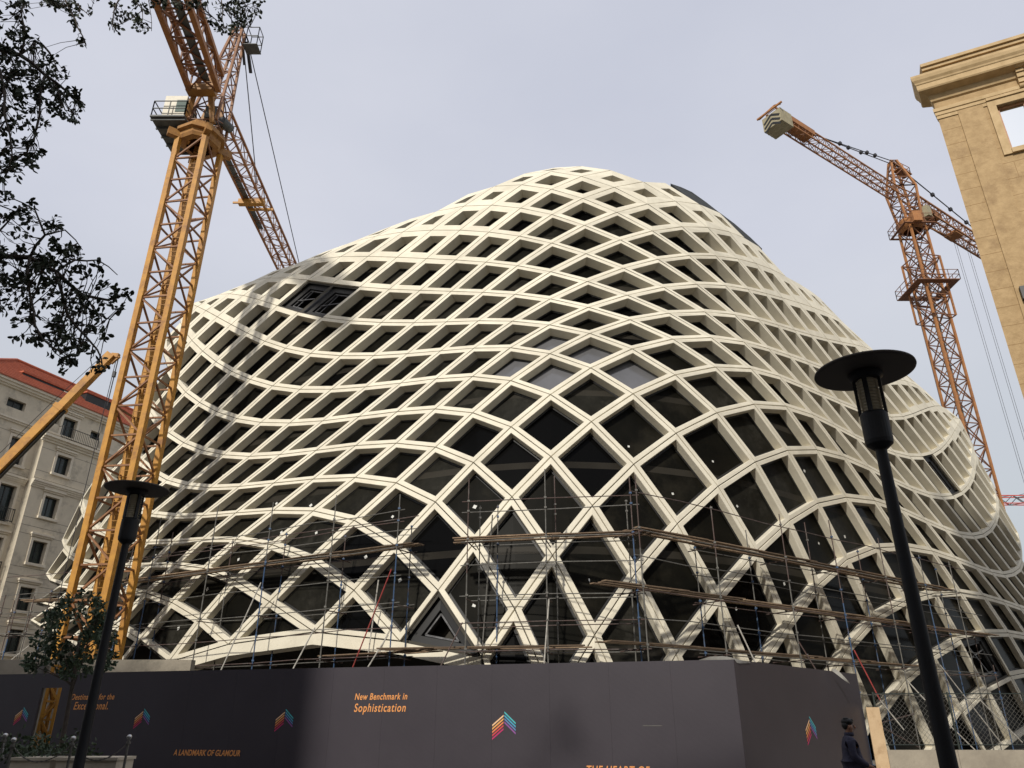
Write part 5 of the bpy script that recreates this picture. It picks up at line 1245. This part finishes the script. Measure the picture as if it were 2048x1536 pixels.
lm = MB(); anchor = []
for pts, r_ in limbs:
    P_ = [at(*p) for p in pts]; Q = [P_[0]]
    for a, b in zip(P_[:-1], P_[1:]):
        m_ = (a + b) / 2 + rv((b - a).length * .06); Q += [m_, b]
    lm.tube(Q, r_, 6, r2=max(.004, r_ * .3))
    for a, b in zip(Q[:-1], Q[1:]):
        for f in (0, .33, .66): anchor.append(a.lerp(b, f))
for (x, y, z), Z in (((-150, 560, 6.0), 4.2), ((-150, 100, 6.3), 7.2), ((-150, -60, 6.8), 9.2)):
    p = at(x, y, z); t_ = Vector((-8.45 + (Z - 3) * .15, 5.35 + (Z - 3) * .06, Z)); lm.tube([t_, t_.lerp(p, .5) + Vector((0, 0, .15)), p], [.09, .06, .035], 8)
crowns = [([(0, 0), (62, 0), (56, 30), (66, 62), (96, 100), (120, 130), (150, 170), (174, 202), (165, 232), (130, 236), (100, 228), (82, 262), (88, 300), (62, 332), (40, 318), (30, 350), (14, 366), (-40, 360), (-40, 0)], 285, 6.1, 6.9),
          ([(-40, 395), (0, 385), (60, 398), (72, 422), (112, 440), (122, 472), (165, 508), (200, 530), (240, 555), (258, 588), (240, 625), (213, 640), (236, 650), (222, 682), (188, 688), (165, 640), (150, 665), (175, 690), (212, 728), (196, 748), (160, 722), (120, 745), (95, 715), (60, 700), (40, 690), (20, 640), (-40, 610)], 275, 6.0, 6.9),
          ([(120, 0), (190, 0), (183, 25), (150, 20), (160, 50), (184, 90), (165, 96), (145, 60), (125, 30)], 22, 6.8, 7.1), ([(205, 10), (225, 0), (245, 0), (300, 10), (300, 30), (292, 60), (270, 60), (262, 30), (235, 40), (238, 66), (222, 64), (210, 40)], 26, 6.9, 7.2), ([(75, 0), (125, 0), (120, 8), (90, 14)], 10, 6.6, 6.9), ([(250, 0), (345, 0), (340, 8), (270, 8)], 10, 7, 7.3),
          ([(400, 0), (522, 0), (520, 30), (505, 40), (480, 60), (462, 66), (440, 70), (425, 48), (410, 30)], 62, 7.3, 7.9), ([(330, 0), (400, 0), (395, 14), (335, 16)], 14, 7.2, 7.5)]
lf = MB()
def cluster(c, k, size, twig=True):
    near = min(anchor, key=lambda q: (q - c).length_squared)
    if twig:
        mid = near.lerp(c, .55) + rv(.03); lm2.tube([near, mid, c], [.006, .004, .003], 4, cap=False)
    ax_ = (c - near)
    ax_ = ax_.normalized() if ax_.length > .02 else rv()
    for _ in range(k):
        d = (ax_ * rng.uniform(.1, 1.0) + rv(.85) + Vector((0, 0, -.15)))
        leaf(lf, c + rv(.035), d, size * rng.uniform(.75, 1.25), size * rng.uniform(.45, .62), rv())
lm2 = MB()
for poly, n_, y0_, y1_ in crowns:
    xs = [p[0] for p in poly]; ys = [p[1] for p in poly]; got = 0; tries = 0
    while got < n_ and tries < n_ * 40:
        tries += 1
        x = rng.uniform(min(xs), max(xs)); y = rng.uniform(min(ys), max(ys))
        if not inpoly(x, y, poly): continue
        c = at(x, y, rng.uniform(y0_, y1_))
        dn = min((q - c).length for q in anchor[::2])
        if dn > .55 or rng.random() > math.exp(-dn * 1.6) + .25: continue
        if math.sin(x * .115 + y * .05) * math.sin(y * .09 - x * .04 + 1) > .42: continue
        cluster(c, rng.randint(5, 7), .066); got += 1
# unseen rest of the crown above and left of the frame
for _ in range(450):
    c = Vector((-10.6, 4.4, 8.8)) + Vector((rng.gauss(0, 1.5), rng.gauss(0, 1.4), rng.gauss(0, 1.1)))
    r_ = c - ORIGIN; zc = r_.y * CT + r_.z * ST
    if zc > 0 and abs(r_.x / zc * 1500) < 1060 and ((-r_.y * ST + r_.z * CT) / zc * 1500) < 800: continue
    for _k in range(5): leaf(lf, c + rv(.12), rv(), .10, .06, rv())
lm.add(lm2.v, lm2.f)
cpart(lm, 'branches', M['bark'], tree, True)
cpart(lf, 'leaves', M['leaf'], tree)
# small street tree by the lamp
sc_ = at(146, 1275, 19.6); gx, gy = sc_.x, sc_.y
st_ = tag(empty('small_tree', (gx + .3, gy, 0)), 'small bushy dark green tree in front of the hoarding beside the left lamp post', 'tree')
tk = MB(); base0 = Vector((gx + .30, gy, 0)); tk.tube([base0, base0 + Vector((.0, 0, 1.4)), base0 + Vector((-.06, 0, 2.7)), base0 + Vector((-.15, 0, 3.6))], [.07, .055, .045, .03], 8)
for _ in range(16):
    a = base0 + Vector((-.05, 0, rng.uniform(2.2, 3.3))); tk.tube([a, a + Vector((rng.uniform(-.9, .8), rng.uniform(-.8, .8), rng.uniform(.3, 1.1)))], [.02, .008], 5)
cpart(tk, 'trunk', M['bark'], st_, True)
lf2 = MB()
poly = [(72, 1250), (66, 1300), (50, 1325), (60, 1345), (85, 1352), (80, 1375), (110, 1362), (135, 1368), (165, 1350), (190, 1352), (215, 1345), (235, 1318), (228, 1290), (235, 1262), (225, 1235), (212, 1212), (190, 1190), (168, 1182), (150, 1188), (128, 1196), (112, 1215), (95, 1228), (88, 1242)]
got = 0
lumps = [(Vector((rng.uniform(-1.2, 1.2), rng.uniform(-.9, .9), rng.uniform(-.9, 1.1))), rng.uniform(.22, .42)) for _ in range(46)]
while got < 430:
    L_, r_ = lumps[rng.randrange(46)]; x = sc_ + L_ + rv(r_ * rng.uniform(.4, 1))
    d_ = x - ORIGIN; zc = d_.y * CT + d_.z * ST; px = 1024 + d_.x / zc * 1500; py = 768 - (-d_.y * ST + d_.z * CT) / zc * 1500
    if not inpoly(px, py, poly): 
        if rng.random() < .02: got += 1
        continue
    for _k in range(6): leaf(lf2, x + rv(.07), rv() + Vector((0, 0, -.1)), rng.uniform(.09, .14), .065, rv())
    got += 1
cpart(lf2, 'crown', M['leaf2'], st_)
# planter with low hedge and chain posts
pw = Vector((-11.3, 12.4, 0))
for k, (x0_, x1_) in enumerate(((20, 98), (112, 152), (162, 232))):
    a = at(x0_, 1520, 12.3); b = at(x1_, 1520, 12.3)
    pm = MB(); pm.box(((a.x + b.x) / 2, 12.6, .55), (b.x - a.x, .55, 1.1)); pm.box(((a.x + b.x) / 2, 12.6, 1.12), (b.x - a.x + .04, .6, .04))
    tag(pm.build('stone_planter', M['stoneL']), ['long low stone planter box in the bottom left corner', 'short stone planter box between two others left of the lamp pole', 'stone planter box just right of the left lamp pole'][k], 'planter', 'stone planters along the street')
hg = MB()
for _ in range(1500):
    t_ = rng.random(); p = Vector((-9.4 + t_ * 2.9, 12.9 + rng.gauss(0, .25), 1.1 + abs(rng.gauss(0, .13)) + .06 * math.sin(t_ * 30)))
    leaf(hg, p, rv() + Vector((0, 0, .5)), .08, .04, rv())
tag(hg.build('low_hedge', M['leaf2']), 'low dark hedge growing behind the stone planters', 'hedge', kind='stuff')
tops = [(11, 1471), (28, 1480), (147, 1477), (259, 1474)]
posts = []
labs = ['chain post with ball top at the far bottom left corner', 'second chain post from the left edge, in front of the hoarding', 'chain post with ball top just left of the left lamp pole', 'chain post with ball top right of the left lamp pole, chain ends here']
for k, (px, py) in enumerate(tops):
    p = at(px, py, 11.9 + (.6 if k == 0 else 0)); posts.append(p)
    r_ = tag(empty('chain_post', (p.x, p.y, 0)), labs[k], 'post', 'chain posts')
    f = MB(); f.tube([(p.x, p.y, 0), (p.x, p.y, p.z - .03)], .018, 8); f.tube([(p.x, p.y, p.z - .09), (p.x, p.y, p.z - .06)], .032, 10); cpart(f, 'pole', M['pole_steel'], r_)
    f = MB(); f.lathe([(0, -.035), (.02, -.03), (.034, -.01), (.036, .005), (.028, .025), (0, .036)], (p.x, p.y, p.z), 12); cpart(f, 'ball_top', M['chrome'], r_, True)
for k, (a, b) in enumerate(((posts[0], posts[1]), (posts[1], posts[2]), (posts[2], posts[3]))):
    f = MB(); a = a - UZ * .07; b = b - UZ * .07; n_ = 26
    pts_ = [a.lerp(b, i / n_) - UZ * (.22 * (1 - (2 * i / n_ - 1) ** 2)) for i in range(n_ + 1)]
    for i in range(n_): f.bar(pts_[i], pts_[i].lerp(pts_[i + 1], .8), .020 if i % 2 else .012, .012 if i % 2 else .020)
    tag(f.build('barrier_chain', M['pole_steel']), ['short chain at the bottom left corner between two posts', 'sagging chain left of the left lamp pole', 'sagging chain passing behind the left lamp pole to the last post'][k], 'chain', 'chains between the posts')
# crane foot strut and grey column seen through the slot in the hoarding
ss = tag(empty('lattice_strut', (-13.2, 27.6, 0)), 'orange lattice strut seen through the slanted opening in the dark hoarding', 'strut')
a = at(74, 1500, 27.6); b = at(118, 1372, 27.6); b = Vector((a.x + .0, a.y, b.z)); a.z = 0
f = MB(); x_ = at(98, 1440, 27.6).x
truss(f, (x_ + .05, 27.6, 0), (x_ + .05, 27.6, 3.4), .42, .4, .6, .09, .06, up=(0, 1, 0)); cpart(f, 'frame', M['yellow'], ss)
f = MB(); f.box((x_ - .62, 27.6, 1.7), (.28, .28, 3.4)); tag(f.build('steel_column', M['pole_steel']), 'grey steel column left of the orange strut behind the slanted opening', 'column')

# ---------------------------------------------------------------- person
def skinned(name, joints, bonesl, m, parent=None, sub_=2):
    me = bpy.data.meshes.new(name)
    me.from_pydata([j[:3] for j in joints], bonesl, [])
    o = link(bpy.data.objects.new(name, me)); me.materials.append(m)
    sk = o.modifiers.new('skin', 'SKIN'); sk.use_smooth_shade = True
    for v, j in zip(me.skin_vertices[0].data if me.skin_vertices else [], joints): pass
    if not me.skin_vertices:
        bm = bmesh.new(); bm.from_mesh(me); bm.verts.layers.skin.verify(); bm.to_mesh(me); bm.free()
    for v, j in zip(me.skin_vertices[0].data, joints): v.radius = (j[3], j[4] if len(j) > 4 else j[3])
    me.skin_vertices[0].data[0].use_root = True
    ss_ = o.modifiers.new('sub', 'SUBSURF'); ss_.levels = sub_; ss_.render_levels = sub_
    # bake to a plain mesh
    dg = bpy.context.evaluated_depsgraph_get(); dg.update()
    m2 = bpy.data.meshes.new_from_object(o.evaluated_get(dg)); bpy.data.objects.remove(o)
    m2.name = name
    for p in m2.polygons: p.use_smooth = True
    if not m2.materials: m2.materials.append(m)
    o = link(bpy.data.objects.new(name, m2))
    if parent: o.parent = parent
    return o
# figure faces +X; built at the origin, then placed
H = 1.70
bodyj = [(0, 0, .95, .13, .15), (.01, 0, 1.15, .11, .14), (-.01, 0, 1.36, .11, .16), (-.02, 0, 1.44, .06, .06), (.0, 0, 1.50, .052, .055), (.02, 0, 1.565, .080, .068), (.02, 0, 1.635, .088, .072),
         (-.02, .18, 1.38, .05), (.0, .22, 1.12, .040), (.20, .16, .98, .032), (.28, .12, .95, .030, .016), (-.02, -.18, 1.38, .05), (.0, -.22, 1.12, .040), (.20, -.15, .99, .032), (.28, -.11, .96, .030, .016),
         (0, .09, .86, .085), (.02, .10, .48, .055), (-.03, .10, .09, .04), (0, -.09, .86, .085), (.03, -.10, .48, .055), (.0, -.10, .09, .04), (.085, .10, .035, .035), (.12, -.10, .035, .035)]
bodyb = [(0, 1), (1, 2), (2, 3), (3, 4), (4, 5), (5, 6), (2, 7), (7, 8), (8, 9), (9, 10), (2, 11), (11, 12), (12, 13), (13, 14), (0, 15), (15, 16), (16, 17), (0, 18), (18, 19), (19, 20), (17, 21), (20, 22)]
for side_, hx, hz, hi in ((1, .28, .95, 10), (-1, .28, .96, 14)):
    hy = .12 * side_ if side_ > 0 else -.11
    for k in range(4):
        b0 = len(bodyj); yy = hy + (k - 1.5) * .019
        bodyj += [(hx + .035, yy, hz - .012, .009), (hx + .062, yy - side_ * .004, hz - .035, .0085), (hx + .060 - .002 * k, yy - side_ * .006, hz - .060, .0075)]
        bodyb += [(hi, b0), (b0, b0 + 1), (b0 + 1, b0 + 2)]
    b0 = len(bodyj); bodyj += [(hx + .01, hy - side_ * .042, hz + .0, .010), (hx + .045, hy - side_ * .05, hz - .012, .009)]; bodyb += [(hi, b0), (b0, b0 + 1)]
person = skinned('person', bodyj, bodyb, M['skin'])
tag(person, 'man in a navy jacket with short black hair walking past the side hoarding', 'person')
# face: nose, brow, chin, ear
fc = MB()
def blob(mb, c, r, seg=10):
    rings = 7; base = len(mb.v)
    for i in range(rings + 1):
        t_ = math.pi * i / rings
        for k in range(seg):
            a = 2 * math.pi * k / seg
            mb.v.append((c[0] + r[0] * math.sin(t_) * math.cos(a), c[1] + r[1] * math.sin(t_) * math.sin(a), c[2] + r[2] * math.cos(t_)))
    for i in range(rings):
        for k in range(seg):
            k2 = (k + 1) % seg; mb.f.append((base + i * seg + k, base + (i + 1) * seg + k, base + (i + 1) * seg + k2, base + i * seg + k2)); mb.m.append(0)
def head_part(name, blobs, m):
    mb = MB()
    for c, r in blobs: blob(mb, c, r)
    return mb.build(name, m, person, smooth=True)
head_part('nose', [((.113, 0, 1.585), (.020, .014, .024)), ((.107, 0, 1.606), (.012, .010, .022))], M['skin'])
head_part('ear', [((.005, -.079, 1.59), (.018, .010, .030))], M['skin']); head_part('ear', [((.005, .079, 1.59), (.018, .010, .030))], M['skin'])
head_part('mouth', [((.096, 0, 1.552), (.012, .024, .008))], M['redpaint'] if False else M['skin'])
head_part('eye', [((.090, -.033, 1.600), (.005, .009, .005))], M['hair']); head_part('eye', [((.090, .033, 1.600), (.005, .009, .005))], M['hair'])
hb2 = MB(); blob(hb2, (.0, 0, 1.672), (.102, .086, .062), 18); blob(hb2, (-.040, 0, 1.615), (.060, .080, .072), 16); blob(hb2, (.055, .01, 1.70), (.058, .060, .028), 14); blob(hb2, (-.02, -.03, 1.722), (.05, .04, .02), 10)
hr = hb2.build('hair', M['hair'], person, smooth=True)
jk = skinned('jacket', [(0, 0, .86, .185, .20), (0, 0, 1.05, .170, .195), (-.01, 0, 1.25, .165, .20), (-.02, 0, 1.375, .115, .17), (-.01, 0, 1.455, .075, .08), (-.03, .19, 1.375, .075), (-.02, .235, 1.13, .064), (.10, .20, 1.03, .056), (.205, .16, .98, .045), (-.03, -.19, 1.375, .075), (-.02, -.235, 1.13, .064), (.10, -.20, 1.04, .056), (.205, -.15, .99, .045), (0, 0, .80, .17, .19)],
    [(0, 1), (1, 2), (2, 3), (3, 4), (3, 5), (5, 6), (6, 7), (7, 8), (3, 9), (9, 10), (10, 11), (11, 12), (0, 13)], M['jacket'], person)
cl = MB(); cl.lathe([(.066, 1.44), (.082, 1.45), (.080, 1.50), (.066, 1.505), (.062, 1.45)], (0.0, 0, 0), 16); cl.build('collar', M['jacket'], person, smooth=True)
skinned('trousers', [(0, 0, .90, .135, .15), (0, .09, .80, .10), (.02, .10, .48, .078), (-.03, .10, .10, .062), (0, -.09, .80, .10), (.03, -.10, .48, .078), (.0, -.10, .10, .062)], [(0, 1), (1, 2), (2, 3), (0, 4), (4, 5), (5, 6)], M['trouser'], person)
for nm, (x, y) in (('shoe', (.05, .10)), ('shoe', (.08, -.10))):
    mb = MB(); blob(mb, (x, y, .045), (.145, .055, .05), 14); mb.build(nm, M['black'], person, smooth=True)
# thing held in the hands
bagm = MB(); bagm.box((.30, -.0, .86), (.05, .13, .20)); bg_ = bagm.build('phone_case', M['black'])
person.location = (5.70, 14.0, .0)
person.rotation_euler = (0, 0, R(-12)); person.scale = (.97, .97, .97)
bg_.location = person.location; bg_.rotation_euler = person.rotation_euler; bg_.name = 'small_bag'
tag(bg_, 'small black bag held in the hands of the walking man', 'bag')

# chain-link fence on top of the low wall
cf = tag(empty('chain_link_fence', (12, 27.2, 0)), 'thin chain-link fence with dark posts standing just behind the low concrete wall', 'fence')
M['fencegreen'] = mat('dark_green_post', (.015, .022, .018), .6)
for k in range(6):
    cpart(MB().tube([(12.1 + 2.5 * k, 27.2, 0), (12.1 + 2.5 * k, 27.2, 2.55)], .035, 8), 'post', M['fencegreen'], cf)
for z in (.95, 2.5): cpart(MB().tube([(12.1, 27.2, z), (24.6, 27.2, z)], .018, 6), 'rail', M['fencegreen'], cf)
wm = MB(); sp = .16
for i in range(int((12.5 + 1.55) / sp)):
    for dr in (1, -1):
        x0 = 12.1 - 1.55 + i * sp if dr > 0 else 12.1 + i * sp
        a = [x0, .95]; b = [x0 + 1.55, 2.5] if dr > 0 else [x0 - 1.55, 2.5]
        (xa, za), (xb, zb_2) = a, b
        def cl_(x, z, x2, z2):
            lim = 12.1 if x < 12.1 else (24.6 if x > 24.6 else None)
            if lim is None: return x, z
            f_ = (lim - x) / (x2 - x); return lim, z + (z2 - z) * f_
        if max(xa, xb) < 12.15 or min(xa, xb) > 24.55: continue
        p1 = cl_(xa, za, xb, zb_2); p2 = cl_(xb, zb_2, xa, za)
        wm.bar((p1[0], 27.2, p1[1]), (p2[0], 27.2, p2[1]), .006)
cpart(wm, 'wire_mesh', M['pole_steel'], cf)
